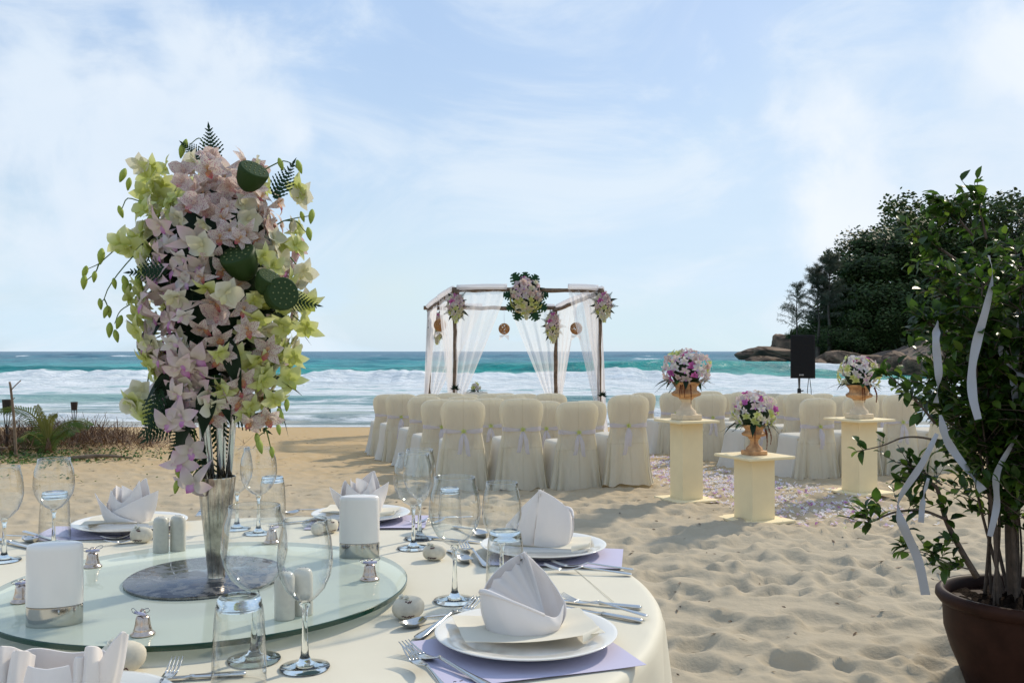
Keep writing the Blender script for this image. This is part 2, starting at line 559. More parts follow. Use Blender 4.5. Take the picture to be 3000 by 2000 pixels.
class MB:
    """collects vertices and faces for one mesh"""

    def __init__(self):
        self.v, self.f, self.m, self.c = [], [], [], []

    def add(self, verts, faces, mi=0, col=None):
        k = len(self.v)
        self.v.extend([tuple(p) for p in verts])
        self.f.extend([tuple(i + k for i in f) for f in faces])
        self.m.extend([mi] * len(faces))
        if col is None:
            col = (1, 1, 1)
        if len(col) == len(verts) and not isinstance(col[0], (int, float)):
            self.c.extend([tuple(c) for c in col])
        else:
            self.c.extend([tuple(col)] * len(verts))
        return self

    def grid(self, rows, mi=0, col=None, closed=False, cap0=False, cap1=False):
        """rows: list of equally long point lists"""
        n, mcount = len(rows), len(rows[0])
        verts = [p for r in rows for p in r]
        faces = []
        w = mcount if closed else mcount - 1
        for i in range(n - 1):
            for j in range(w):
                j2 = (j + 1) % mcount
                faces.append((i * mcount + j, i * mcount + j2, (i + 1) * mcount + j2, (i + 1) * mcount + j))
        if cap0:
            faces.append(tuple(reversed(range(mcount))))
        if cap1:
            faces.append(tuple((n - 1) * mcount + j for j in range(mcount)))
        cc = [c for r in col for c in r] if (col is not None and not isinstance(col[0], (int, float))) else col
        return self.add(verts, faces, mi, cc)

    def lathe(self, prof, seg=32, mi=0, col=None, sx=1.0, sy=1.0, flute=None, off=(0, 0, 0)):
        rows = []
        for (r, z) in prof:
            row = []
            for j in range(seg):
                a = 2 * PI * j / seg
                rr = r if flute is None else flute(r, z, a)
                row.append((off[0] + rr * math.cos(a) * sx, off[1] + rr * math.sin(a) * sy, off[2] + z))
            rows.append(row)
        c0 = prof[0][0] > 1e-6
        c1 = prof[-1][0] > 1e-6
        return self.grid(rows, mi, col, closed=True, cap0=c0, cap1=c1)

    def shell(self, prof, seg=32, mi=0, sx=1.0, sy=1.0):
        """open lathe without end caps"""
        rows = [[(r * math.cos(2 * PI * j / seg) * sx, r * math.sin(2 * PI * j / seg) * sy, z) for j in range(seg)] for r, z in prof]
        return self.grid(rows, mi, None, closed=True)

    def tube(self, pts, rad, seg=8, mi=0, col=None, flat=1.0, up=None):
        pts = [Vector(p) for p in pts]
        n = len(pts)
        if not isinstance(rad, (list, tuple)):
            rad = [rad] * n
        rows = []
        prev = None
        for i, p in enumerate(pts):
            d = pts[min(i + 1, n - 1)] - pts[max(i - 1, 0)]
            d = d.normalized() if d.length > 1e-9 else Vector((0, 0, 1))
            if prev is None:
                a = Vector(up) if up is not None else (Vector((0, 0, 1)) if abs(d.z) < 0.9 else Vector((1, 0, 0)))
            else:
                a = prev
            x = a - d * a.dot(d)
            if x.length < 1e-6:
                x = d.orthogonal()
            x.normalize()
            prev = x
            y = d.cross(x)
            rows.append([tuple(p + (x * math.cos(2 * PI * j / seg) * flat + y * math.sin(2 * PI * j / seg)) * rad[i]) for j in range(seg)])
        return self.grid(rows, mi, col, closed=True, cap0=True, cap1=True)

    def box(self, c, s, mi=0, rz=0.0, bevel=0.0):
        cx, cy_, cz = c
        x, y, z = s[0] / 2, s[1] / 2, s[2] / 2
        ca, sa = math.cos(rz), math.sin(rz)
        if bevel <= 0:
            vs_ = [(-x, -y, -z), (x, -y, -z), (x, y, -z), (-x, y, -z), (-x, -y, z), (x, -y, z), (x, y, z), (-x, y, z)]
            fs = [(3, 2, 1, 0), (4, 5, 6, 7), (0, 1, 5, 4), (1, 2, 6, 5), (2, 3, 7, 6), (3, 0, 4, 7)]
        else:
            b = bevel
            rows = []
            for zz_, ins in ((-z, b), (-z + b, 0), (z - b, 0), (z, b)):
                row = []
                for (qx, qy) in ((-1, -1), (1, -1), (1, 1), (-1, 1)):
                    ex, ey = x - ins, y - ins
                    if qx * qy > 0:
                        row += [(qx * ex, qy * (ey - b), zz_), (qx * (ex - b), qy * ey, zz_)]
                    else:
                        row += [(qx * (ex - b), qy * ey, zz_), (qx * ex, qy * (ey - b), zz_)]
                rows.append(row)
            k = len(rows[0])
            vs_ = [p for r in rows for p in r]
            fs = [tuple(reversed(range(k))), tuple(3 * k + j for j in range(k))]
            for i in range(3):
                for j in range(k):
                    fs.append((i * k + j, i * k + (j + 1) % k, (i + 1) * k + (j + 1) % k, (i + 1) * k + j))
        vs_ = [(cx + p[0] * ca - p[1] * sa, cy_ + p[0] * sa + p[1] * ca, cz + p[2]) for p in vs_]
        return self.add(vs_, fs, mi)

    def mesh(self, name, mats, smooth=True, colors=False, auto=None):
        me = bpy.data.meshes.new(name)
        me.from_pydata(self.v, [], self.f)
        if not isinstance(mats, (list, tuple)):
            mats = [mats]
        for mt in mats:
            me.materials.append(mt)
        if len(mats) > 1:
            me.polygons.foreach_set('material_index', self.m)
        if smooth:
            me.polygons.foreach_set('use_smooth', [True] * len(me.polygons))
        if colors:
            ca = me.color_attributes.new('Col', 'FLOAT_COLOR', 'POINT')
            arr = np.ones((len(self.v), 4), dtype=np.float32)
            arr[:, :3] = np.array(self.c, dtype=np.float32)
            ca.data.foreach_set('color', arr.ravel())
        me.update()
        if auto is not None:
            sharp_by_angle(me, auto)
        return me

    def build(self, name, mats, parent=None, smooth=True, colors=False, auto=None):
        o = bpy.data.objects.new(name, self.mesh(name, mats, smooth, colors, auto))
        return link(o, parent)


def sharp_by_angle(me, deg):
    try:
        me.set_sharp_from_angle(angle=R(deg))
    except Exception:
        pass


def np_mesh(name, verts, quads, mat, attrs=None, smooth=True):
    me = bpy.data.meshes.new(name)
    nv, nf = len(verts), len(quads)
    me.vertices.add(nv)
    me.vertices.foreach_set('co', np.ascontiguousarray(verts, dtype=np.float32).ravel())
    me.loops.add(nf * 4)
    me.loops.foreach_set('vertex_index', np.ascontiguousarray(quads, dtype=np.int32).ravel())
    me.polygons.add(nf)
    me.polygons.foreach_set('loop_start', np.arange(0, nf * 4, 4, dtype=np.int32))
    me.polygons.foreach_set('loop_total', np.full(nf, 4, dtype=np.int32))
    if smooth:
        me.polygons.foreach_set('use_smooth', np.ones(nf, dtype=bool))
    me.materials.append(mat)
    for k, arr in (attrs or {}).items():
        ca = me.color_attributes.new(k, 'FLOAT_COLOR', 'POINT')
        a4 = np.ones((nv, 4), dtype=np.float32)
        a4[:, :arr.shape[1]] = arr
        ca.data.foreach_set('color', a4.ravel())
    me.update(calc_edges=True)
    me.validate()
    return me


def grid_quads(nr, nc, wrap=False):
    i = np.arange(nr - 1)[:, None]
    j = np.arange(nc if wrap else nc - 1)[None, :]
    j2 = (j + 1) % nc
    q = np.stack([i * nc + j, i * nc + j2, (i + 1) * nc + j2, (i + 1) * nc + j], axis=-1)
    return q.reshape(-1, 4)


# smooth lattice noise for heights, vectorised
_LAT = RNG.random((256, 256))


def vnoise(x, y):
    xi = np.floor(x).astype(int)
    yi = np.floor(y).astype(int)
    fx, fy = x - xi, y - yi
    fx = fx * fx * (3 - 2 * fx)
    fy = fy * fy * (3 - 2 * fy)
    a = _LAT[xi & 255, yi & 255]
    b = _LAT[(xi + 1) & 255, yi & 255]
    c = _LAT[xi & 255, (yi + 1) & 255]
    d = _LAT[(xi + 1) & 255, (yi + 1) & 255]
    return (a * (1 - fx) + b * fx) * (1 - fy) + (c * (1 - fx) + d * fx) * fy


def fbm(x, y, oct=4, gain=0.5):
    s, a, t_ = 0.0, 1.0, 0.0
    for k in range(oct):
        s = s + a * (vnoise(x * 2 ** k + 17.3 * k, y * 2 ** k + 9.1 * k) - 0.5)
        t_ += a
        a *= gain
    return s / t_


def lerp(a, b, t_):
    return tuple(p + (q - p) * t_ for p, q in zip(a, b))


def bez(pts, n=16):
    """smooth curve through points (Catmull-Rom)"""
    P_ = [Vector(p) for p in pts]
    if len(P_) < 3:
        return [P_[0].lerp(P_[-1], i / n) for i in range(n + 1)]
    P_ = [P_[0] * 2 - P_[1]] + P_ + [P_[-1] * 2 - P_[-2]]
    out = []
    segs = len(P_) - 3
    per = max(2, n // segs)
    for s in range(segs):
        a, b, c, d = P_[s:s + 4]
        for k in range(per):
            t_ = k / per
            out.append(0.5 * ((2 * b) + (c - a) * t_ + (2 * a - 5 * b + 4 * c - d) * t_ ** 2 + (3 * b - a - 3 * c + d) * t_ ** 3))
    out.append(P_[-2])
    return out


# ------------------------------------------------------------------ the beach
GY = np.array([-400, -60, -5, 0, 6, 9, 13.3, 16, 18.1, 20, 21.5, 24, 30, 60, 200, 900.0])
GZ = np.array([4.0, 1.2, 0.02, 0, 0, -.03, -.2, -.27, -.33, -.405, -.486, -.66, -1.1, -3.0, -8, -8.0])
# footprints trodden into dry sand: a height map of overlapping dimples
HX0, HY0, HD = -9.0, 0.4, 0.02
HW, HH = 1000, 900
HM = np.zeros((HH, HW), dtype=np.float64)


def tread(cx, cy_, a, b, ang, dep):
    rad = max(a, b) * 1.75
    i0, i1 = int((cy_ - rad - HY0) / HD), int((cy_ + rad - HY0) / HD) + 1
    j0, j1 = int((cx - rad - HX0) / HD), int((cx + rad - HX0) / HD) + 1
    i0, j0, i1, j1 = max(i0, 0), max(j0, 0), min(i1, HH), min(j1, HW)
    if i1 <= i0 or j1 <= j0:
        return
    Y_, X_ = np.mgrid[i0:i1, j0:j1]
    dx, dy = X_ * HD + HX0 - cx, Y_ * HD + HY0 - cy_
    ca, sa = math.cos(ang), math.sin(ang)
    u, v = (dx * ca + dy * sa) / a, (-dx * sa + dy * ca) / b
    q = np.sqrt(u * u + v * v)
    h = np.where(q < 1, -dep * np.maximum(1 - q ** 2, 0) ** 0.55, 0) + 0.42 * dep * np.exp(-((q - 1.12) / 0.2) ** 2)
    w = np.clip((1.5 - q) / 0.5, 0, 1)
    w = w * w * (3 - 2 * w)
    HM[i0:i1, j0:j1] = HM[i0:i1, j0:j1] * (1 - 0.8 * w) + h


_r = random.Random(5)
for _ in range(16000):
    cx_, cy_ = _r.uniform(-9, 11), _r.uniform(0.5, 18)
    amt = 1.0 if cy_ < 8 else max(0.3, 1.0 - (cy_ - 8) * 0.08)
    if cx_ < -1.5:
        amt *= 0.55
    s_ = _r.uniform(0.38, 1.0) if _r.random() < .8 else _r.uniform(.9, 1.2)
    tread(cx_, cy_, 0.135 * s_, 0.085 * s_, _r.uniform(-0.7, 0.7), _r.uniform(0.018, 0.048) * amt * (0.45 + 0.6 * s_))
for _ in range(2):
    k_ = HM.copy()
    k_[1:-1, 1:-1] = (HM[1:-1, 1:-1] * 2 + HM[:-2, 1:-1] + HM[2:, 1:-1] + HM[1:-1, :-2] + HM[1:-1, 2:]) / 6
    HM = k_


def sand_height(x, y):
    x = np.asarray(x, dtype=float)
    y = np.asarray(y, dtype=float)
    base = np.interp(y, GY, GZ)
    fi, fj = (y - HY0) / HD, (x - HX0) / HD
    ok = (fi > 0) & (fi < HH - 2) & (fj > 0) & (fj < HW - 2)
    fi_, fj_ = np.clip(fi, 0, HH - 2.001), np.clip(fj, 0, HW - 2.001)
    i, j = fi_.astype(int), fj_.astype(int)
    a, b = fi_ - i, fj_ - j
    h = HM[i, j] * (1 - a) * (1 - b) + HM[i + 1, j] * a * (1 - b) + HM[i, j + 1] * (1 - a) * b + HM[i + 1, j + 1] * a * b
    h = np.where(ok, h, 0.0)
    dry = np.clip((19.0 - y) / 4.0, 0, 1)
    und = fbm(x * 0.7, y * 0.7, 3) * 0.10 + fbm(x * 3.1 + 7, y * 3.1, 4) * 0.035
    rg = np.abs(fbm(x * 1.5 + 40, y * 3.0 + 11, 3))
    und = und + .030 * np.exp(-(rg / .045) ** 2) * np.clip((9.5 - y) / 3, .25, 1) * np.clip((x + 2.5) / 2, .3, 1)
    # low vegetated mound at the left
    mound = 0.16 * np.exp(-(((x + 6.2) / 2.0) ** 2 + ((y - 12.6) / 1.7) ** 2))
    return base + h * dry + und * dry * np.clip(y / 3, 0, 1) + mound


def ground(x, y):
    return float(sand_height(np.array([x]), np.array([y]))[0])


ang = np.concatenate([np.linspace(-180, -40, 30)[:-1], np.linspace(-40, 40, 641), np.linspace(40, 180, 30)[1:]])
rr = np.concatenate([[0.05, 0.4, 0.8], 1.1 * 1.0066 ** np.arange(0, 462), np.array([24, 26, 29, 33, 40, 50, 70, 100, 160, 260, 420, 700.0])])
A, RR = np.meshgrid(np.radians(ang), rr)
X_, Y_ = RR * np.sin(A), RR * np.cos(A)
Z_ = sand_height(X_, Y_)
me = np_mesh('sand_beach', np.stack([X_, Y_, Z_], -1).reshape(-1, 3), grid_quads(*X_.shape)[:, ::-1], sand_mat)
o = inst('sand_beach', me)
tag(o, 'pale trodden beach sand running down to the water', 'sand', kind='structure')

# ------------------------------------------------------------------ the sea
SEA = -0.5
u_ = np.concatenate([np.linspace(-4, -0.72, 26)[:-1], np.linspace(-0.72, 0.78, 720), np.linspace(0.78, 4, 26)[1:]])
yl = np.concatenate([np.linspace(19.6, 34, 90)[:-1], np.linspace(34, 90, 190)[:-1], np.geomspace(90, 400, 120)[:-1], np.geomspace(400, 14000, 40)])
U, Y = np.meshgrid(u_, yl)
X = U * Y


def along(s, k):
    return fbm(X * s + 31.7 * k, np.full_like(X, 5.5 * k + 0.3), 3)


def ridge(Yc, H, front, back):
    d = Y - Yc
    return H * np.exp(-(np.where(d < 0, d / front, d / back)) ** 2)


zw = np.full_like(X, SEA)
foam = np.zeros_like(X)
# open-water chop
chop = np.clip((Y - 26) / 40, 0, 1)
zw += chop * (fbm(X * 0.12, Y * 0.35, 5) * 0.7 + fbm(X * 0.5 + 3, Y * 1.1, 3) * 0.20)
# swells further out
for k, (yc, H) in enumerate(((74, .80), (103, .5), (135, .6), (180, .6), (260, .8), (360, .8))):
    Yc = yc + along(0.025, k + 1) * yc * 0.16
    hh = H * np.clip(0.55 + along(0.03, k + 11) * 2.4, 0.1, 1.25)
    zw += ridge(Yc, 1, yc * .022, yc * .05) * hh
    cap = np.clip((along(0.10, k + 21) - 0.10) * 7, 0, 1) * np.exp(-((Y - Yc + yc * 0.008) / (yc * 0.016)) ** 2)
    foam = np.maximum(foam, cap * (0.62 if k else 0.8))
# the breaker
Yb = 57 + along(0.035, 40) * 9 + along(0.25, 43) * 3.0 + along(0.9, 44) * 1.6
hb = (0.62 * np.clip(1.1 - (X - 9) / 11, .25, 1)) * np.clip(0.85 + along(0.05, 41) * 1.0 + along(0.4, 45) * 0.9 + along(1.3, 46) * 0.5, 0.35, 1.5)
zw += ridge(Yb, 1, 2.2, 5.0) * hb
front = Yb - Y
bore = np.clip((front + 0.8) / 1.2, 0, 1) * np.clip((13 - front) / 5, 0, 1)
foam = np.maximum(foam, bore * 0.95)
# broken white water behind it
wash = np.clip((Y - 33.5) / 1.5, 0, 1) * np.clip((52 - Y) / 6, 0, 1)
foam = np.maximum(foam, wash * (0.66 + fbm(X * .1, Y * .5, 3) * 0.5))
Y2 = 33.5 + along(0.06, 50) * 3.5
zw += ridge(Y2, 0.16, 0.7, 2.5)
foam = np.maximum(foam, np.clip(1 - np.abs(Y - Y2 - 1.2) / 1.8, 0, 1) * 0.8)
foam = np.maximum(foam, np.clip(1 - np.abs(Y - 29) / 5.5, 0, 1) ** .5 * (0.60 + fbm(X * .2, Y * .9, 3) * 0.8))
# small shore break and the swash edge
Y3 = 24.6 + along(0.09, 60) * 3.0 + along(0.9, 62) * .9
h3 = np.clip(0.7 + along(0.11, 61) * 2.2, 0.1, 1.3)
zw += ridge(Y3, 0.26, 0.45, 1.4) * h3
f3 = Y3 - Y
foam = np.maximum(foam, np.clip((f3 + 0.25) / 0.3, 0, 1) * np.clip((1.9 - f3) / 0.9, 0, 1) * np.clip(h3 + 0.15, 0, 1))
sw = 21.35 + along(0.12, 70) * 1.5
foam = np.maximum(foam, np.clip((Y - sw + 1.3) / .3, 0, 1) * np.clip((sw + .75 - Y) / .4, 0, 1) * 0.85)
zw += np.clip((23.5 - Y) / 2.5, 0, 1) * (0.06 + along(0.12, 70) * 0.10)
bp = np.array([19, 22.5, 25, 29, 36, 50, 66, 95, 140, 220, 420, 14000.0])
bc = np.array([(.36, .31, .24), (.40, .38, .32), (.38, .42, .37), (.36, .45, .41), (.20, .42, .40), (.05, .36, .33),
               (.006, .30, .265), (.010, .37, .35), (.010, .25, .29), (.012, .17, .235), (.012, .135, .215), (.012, .115, .20)])
wc = np.stack([np.interp(Y + along(0.02, 80) * Y * 0.12, bp, bc[:, i]) for i in range(3)], -1)
me = np_mesh('sea', np.stack([X, Y, zw], -1).reshape(-1, 3), grid_quads(*X.shape), sea_mat,
             {'Water': wc.reshape(-1, 3), 'Foam': np.repeat(np.clip(foam, 0, 1).reshape(-1, 1), 3, 1)})
o = inst('sea', me)
tag(o, 'turquoise sea with white breakers rolling to the beach', 'sea', kind='structure')
# ------------------------------------------------------------------ flower pieces
def petal(mb, L, W, ang, lift, recurve, cup, c0, c1, mi=0, nu=5, nv=3, pw=0.75, twist=0.0, z0=0.0, back=0.0, sharp=0.85):
    """one petal lying out from the flower centre in the XY plane, Z outwards"""
    rows, cols = [], []
    ca, sa = math.cos(ang), math.sin(ang)
    for i in range(nu + 1):
        u = i / nu
        w = W * (math.sin(PI * min(1.0, u ** pw * 0.97 + 0.03)) ** sharp) + 0.0006
        row, crow = [], []
        for j in range(nv):
            v = -1 + 2 * j / (nv - 1)
            r = L * u + back
            x, y = r, w * v
            z = z0 + lift * u * L - recurve * u * u * L + cup * (v * v) * w + twist * v * w * u
            row.append((x * ca - y * sa, x * sa + y * ca, z))
            crow.append(lerp(c0, c1, min(1, max(0, u ** 1.3))))
        rows.append(row)
        cols.append(crow)
    mb.grid(rows, mi, cols)


def orchid(kind, seed, lod=1):
    r = random.Random(seed)
    mb = MB()
    nu, nv = (5, 3) if lod else (3, 3)
    if kind == 'pink':          # dendrobium, white flushed with lilac pink
        c0, c1, lip, lip2 = (.82, .74, .60), lerp((.82, .64, .66), (.76, .42, .58), r.random()), (.58, .14, .48), (.70, .45, .65)
        Ls, Ws, Lp, Wp, rec = .052, .0105, .047, .0150, r.uniform(.2, 1.1)
    elif kind == 'lime':
        c0, c1, lip, lip2 = (.56, .60, .14), lerp((.76, .77, .50), (.64, .68, .30), r.random()), (.44, .52, .08), (.62, .64, .24)
        Ls, Ws, Lp, Wp, rec = .043, .0115, .039, .0145, r.uniform(.1, .9)
    elif kind == 'cream':
        c0, c1, lip, lip2 = (.76, .74, .50), (.84, .80, .68), (.74, .70, .36), (.80, .76, .5)
        Ls, Ws, Lp, Wp, rec = .040, .0145, .038, .020, r.uniform(0, .4)
    elif kind == 'spotted':
        c0, c1, lip, lip2 = (.74, .62, .50), lerp((.82, .75, .70), (.80, .69, .66), r.random()), (.46, .06, .12), (.62, .34, .12)
        Ls, Ws, Lp, Wp, rec = .045, .0105, .040, .0125, r.uniform(.0, .8)
    elif kind == 'peach':
        c0, c1, lip, lip2 = (.76, .60, .50), (.82, .70, .64), (.60, .26, .28), (.72, .5, .4)
        Ls, Ws, Lp, Wp, rec = .040, .015, .038, .020, r.uniform(0, .3)
    elif kind == 'magenta':
        c0, c1, lip, lip2 = (.50, .12, .36), (.58, .16, .44), (.36, .03, .22), (.5, .1, .3)
        Ls, Ws, Lp, Wp, rec = .040, .012, .038, .016, r.uniform(0, .4)
    else:                       # white with a lilac breath
        c0, c1, lip, lip2 = (.76, .72, .60), (.82, .76, .82), (.62, .30, .55), (.75, .6, .7)
        Ls, Ws, Lp, Wp, rec = .046, .0110, .042, .015, r.uniform(.1, .9)
    if kind not in ('lime', 'magenta'):
        wv = r.uniform(.80, .97)
        c0, c1 = tuple(q * wv for q in c0), tuple(q * wv for q in c1)
    j = lambda a: a * r.uniform(.88, 1.12)
    for a in (90, 212, 328):
        petal(mb, j(Ls), j(Ws), R(a + r.uniform(-7, 7)), .45, rec + r.uniform(-.2, .5), .3, c0, c1, 0, nu, nv, twist=r.uniform(-.8, .8), sharp=1.1)
    for a in (25, 155):
        petal(mb, j(Lp), j(Wp), R(a + r.uniform(-7, 7)), .5, rec * .8 + r.uniform(-.1, .2), .3, c0, c1, 0, nu, nv, pw=.85, z0=.002, twist=r.uniform(-.6, .6))
    petal(mb, .026, .010, R(270), 1.1, .9, -.6, lip2, lip, 0, 4 if lod else 3, 3, z0=.003)
    petal(mb, .014, .005, R(90), 1.6, .9, .5, lip2, c0, 0, 2, 3, z0=.003)
    mt = petal_spot if kind in ('spotted', 'peach') else petal_mat
    return mb.mesh('orchid_' + kind, mt, True, True)


BLOOM = {k: [orchid(k, 40 + i * 7 + len(k)) for i in range(6)] for k in ('pink', 'lime', 'cream', 'spotted', 'peach', 'magenta', 'white')}
BLOOM_FAR = {k: [orchid(k, 90 + i * 5 + len(k), 0) for i in range(2)] for k in BLOOM}


def bud_mesh():
    mb = MB()
    prof = [(0.0, 0), (.0045, .003), (.0085, .010), (.0095, .017), (.007, .026), (.003, .034), (0, .037)]
    rows, cols = [], []
    for i, (r_, z) in enumerate(prof):
        rows.append([(r_ * math.cos(2 * PI * k / 8) * 1.05, r_ * math.sin(2 * PI * k / 8) * .8, z) for k in range(8)])
        cols.append([lerp((.22, .32, .05), (.50, .58, .14), 1 - abs(i / 6 - .4) * 1.5)] * 8)
    mb.grid(rows, 0, cols, closed=True)
    return mb.mesh('bud', petal_mat, True, True)


BUD = bud_mesh()


def leaf_mesh(L, W, c0, c1, mat, droop=0.25, fold=0.25, nu=6, name='leaf'):
    mb = MB()
    petal(mb, L, W, 0, .05, droop, fold, c0, c1, 0, nu + 2, 3, pw=.72, sharp=1.25)
    return mb.mesh(name, mat, True, True)


DARKLEAF = [leaf_mesh(.14, .023, (.006, .018, .008), (.010, .028, .011), leaf_mat, d, .45) for d in (.35, .8)]
MIDLEAF = [leaf_mesh(.08, .022, (.03, .08, .02), (.05, .11, .03), leaf_mat, d, .2) for d in (.1, .4)]


def fern_mesh(L=.16, W=.075, n=9, c=(.010, .032, .014), mat=None):
    """leather fern: swept side leaflets, each with a toothed outline"""
    mb = MB()
    for i in range(n):
        u = (i + .4) / n
        w = W * (1 - u) ** .8 * (.55 + .45 * min(1, u * 5))
        if i == n - 1:
            w = W * .25
        x = L * u
        z = -.25 * u * u * L
        for s in (-1, 1):
            a = Vector((x, 0, z))
            tip = Vector((x + w * .75, s * w * .85, z - w * .12))
            d = tip - a
            perp = Vector((-d.y, d.x, 0)).normalized()
            hw = L / n * .52 * (1 - .3 * u)
            k = 4
            top, bot = [], []
            for q in range(k):
                f0, f1 = q / k, (q + .72) / k
                ww = hw * (1 - f0 * .85)
                top += [a + d * f0 + perp * ww * .55, a + d * f1 + perp * ww]
                bot += [a + d * f0 - perp * ww * .55, a + d * f1 - perp * ww]
            pts = [a] + top + [tip] + bot[::-1]
            m_ = len(top)
            mid_ = [a + d * (j / (m_ - 1)) * .98 for j in range(m_)]
            for j in range(m_ - 1):
                mb.add([mid_[j], mid_[j + 1], top[j + 1], top[j]], [(0, 1, 2, 3)], 0, c)
                mb.add([mid_[j], bot[j], bot[j + 1], mid_[j + 1]], [(0, 1, 2, 3)], 0, lerp(c, (.02, .06, .02), .4))
            mb.add([top[-1], tip, bot[-1], mid_[-1]], [(0, 1, 2, 3)], 0, c)
    e = Vector((L * .93, 0, -.25 * .86 * L))
    mb.add([e, e + Vector((.02, .006, -.004)), e + Vector((.045, 0, -.012)), e + Vector((.02, -.006, -.004))], [(0, 1, 2, 3)], 0, c)
    mb.tube([(L * i / 6, 0, -.25 * (i / 6) ** 2 * L) for i in range(7)], [.0014 - .0001 * i for i in range(7)], 4, 0, (.02, .05, .02))
    return mb.mesh('fern', mat or leaf_mat, False, True)


FERN = fern_mesh()


def lotus_pod():
    mb = MB()
    prof = [(.0, -.048), (.010, -.046), (.019, -.039), (.026, -.027), (.030, -.012), (.0315, .0), (.031, .004), (.029, .006)]
    rows = [[(r_ * math.cos(2 * PI * k / 20) * (1 + .03 * math.sin(k * 5)), r_ * math.sin(2 * PI * k / 20), z) for k in range(20)] for r_, z in prof]
    mb.grid(rows, 0, (.030, .060, .014), closed=True)
    mb.add([(0, 0, .0065)] + [(.029 * math.cos(2 * PI * k / 20), .029 * math.sin(2 * PI * k / 20), .006) for k in range(20)],
           [(0, 1 + k, 1 + (k + 1) % 20) for k in range(20)], 0, (.034, .066, .020))
    return mb.mesh('lotus_pod', leaf_mat, True, True)


def pod_seeds():
    mb = MB()
    for ring, (n, rad) in enumerate(((1, 0), (6, .011), (11, .021))):
        for k in range(n):
            a = 2 * PI * k / n + ring
            mb.lathe([(.0017, .0), (.0017, .0008), (.001, .0013), (0, .0014)], 7, 0, (.20, .23, .10), off=(rad * math.cos(a), rad * math.sin(a), .0062))
    return mb.mesh('seeds', leaf_mat, True, True)


POD, SEEDS = lotus_pod(), pod_seeds()


def spray_stem(pts, parent, rad=.0016, name='stem', col=(.10, .17, .04)):
    mb = MB()
    c = bez(pts, 14)
    mb.tube(c, [rad * (1 - .5 * i / len(c)) for i in range(len(c))], 5, 0, col)
    return mb.build(name, leaf_mat, parent, True, True)


# ------------------------------------------------------------------ covered chairs
def chair_half(z):
    return float(np.interp(z, [0, .15, .40, .50, .575, .66, .73, .775, .81, .838, .856, .866, .87],
                           [.256, .232, .207, .190, .176, .200, .212, .212, .204, .183, .150, .108, .05]))


def make_cover(seed):
    """the cloth slip over the backrest, one closed loop per height"""
    g = np.random.default_rng(seed)
    ph = g.uniform(0, 6.28, 8)
    zs = [0.0, .04, .09, .15, .22, .29, .35, .395, .405, .415, .46, .52, .565, .58, .60, .65, .70, .73, .76, .785, .81, .83, .845, .856, .863, .867, .87]
    rows = []
    n = 56
    for z in zs:
        w = chair_half(z)
        dep = float(np.interp(z, [0, .4, .58, .8, .855, .87], [.075, .05, .034, .034, .024, .006]))
        yc = float(np.interp(z, [0, .4, .87], [-.225, -.215, -.235]))
        amp = float(np.interp(z, [0, .40, .42, .62, .87], [.020, .008, .005, .003, .001]))
        row = []
        for j in range(n):
            a = 2 * PI * j / n
            ca, sa = math.cos(a), math.sin(a)
            x = w * math.copysign(abs(ca) ** .55, ca)
            y = dep * math.copysign(abs(sa) ** .55, sa)
            # drape: hanging folds, deeper towards the hem, and pulled creases from the sash
            fold = amp * (math.sin(a * 9 + ph[0]) + .7 * math.sin(a * 15 + ph[1] + z * 3) + .5 * math.sin(a * 4 + ph[2]))
            crease = .007 * math.sin((x * 26 + ph[3]) + (z - .58) * 30 * math.copysign(1, x)) * math.exp(-((z - .47) / .13) ** 2)
            y += (fold + crease) * (1 if sa < 0 else .5) * abs(sa) ** .3
            x += fold * .8 * abs(ca)
            zz_ = z
            if z == 0:
                zz_ = .012 + .012 * math.sin(a * 5 + ph[4]) + .006 * math.sin(a * 11 + ph[5])
            if .39 < z < .41:
                y *= 1.03
            row.append((x, yc + y, zz_))
        rows.append(row)
    mb = MB()
    mb.grid(rows, 0, None, closed=True, cap1=True)
    return mb.mesh('backrest_cover', cover_mat)


def make_seat(seed):
    g = np.random.default_rng(seed + 50)
    ph = g.uniform(0, 6.28, 8)
    prof = [(0.01, 1.28, 1.22), (.06, 1.22, 1.17), (.14, 1.15, 1.11), (.24, 1.08, 1.06), (.34, 1.03, 1.02), (.42, 1.0, 1.0), (.455, .985, .985), (.472, .94, .94), (.478, .8, .8), (.479, .4, .4)]
    n = 60
    rows = []
    for z, sx, sy in prof:
        amp = .028 * max(0, 1 - z / .45) ** 1.2
        row = []
        for j in range(n):
            a = 2 * PI * j / n
            ca, sa = math.cos(a), math.sin(a)
            x = .215 * sx * math.copysign(abs(ca) ** .5, ca)
            y = .235 * sy * math.copysign(abs(sa) ** .5, sa)
            fo = amp * (math.sin(a * 8 + ph[0]) + .6 * math.sin(a * 13 + ph[1]))
            row.append((x + fo * ca, max(y + fo * sa, -.2) + .03, z + (.01 * math.sin(a * 6 + ph[2]) if z < .05 else 0)))
        rows.append(row)
    mb = MB()
    mb.grid(rows, 0, None, closed=True, cap1=True)
    return mb.mesh('seat_cover', seat_mat)


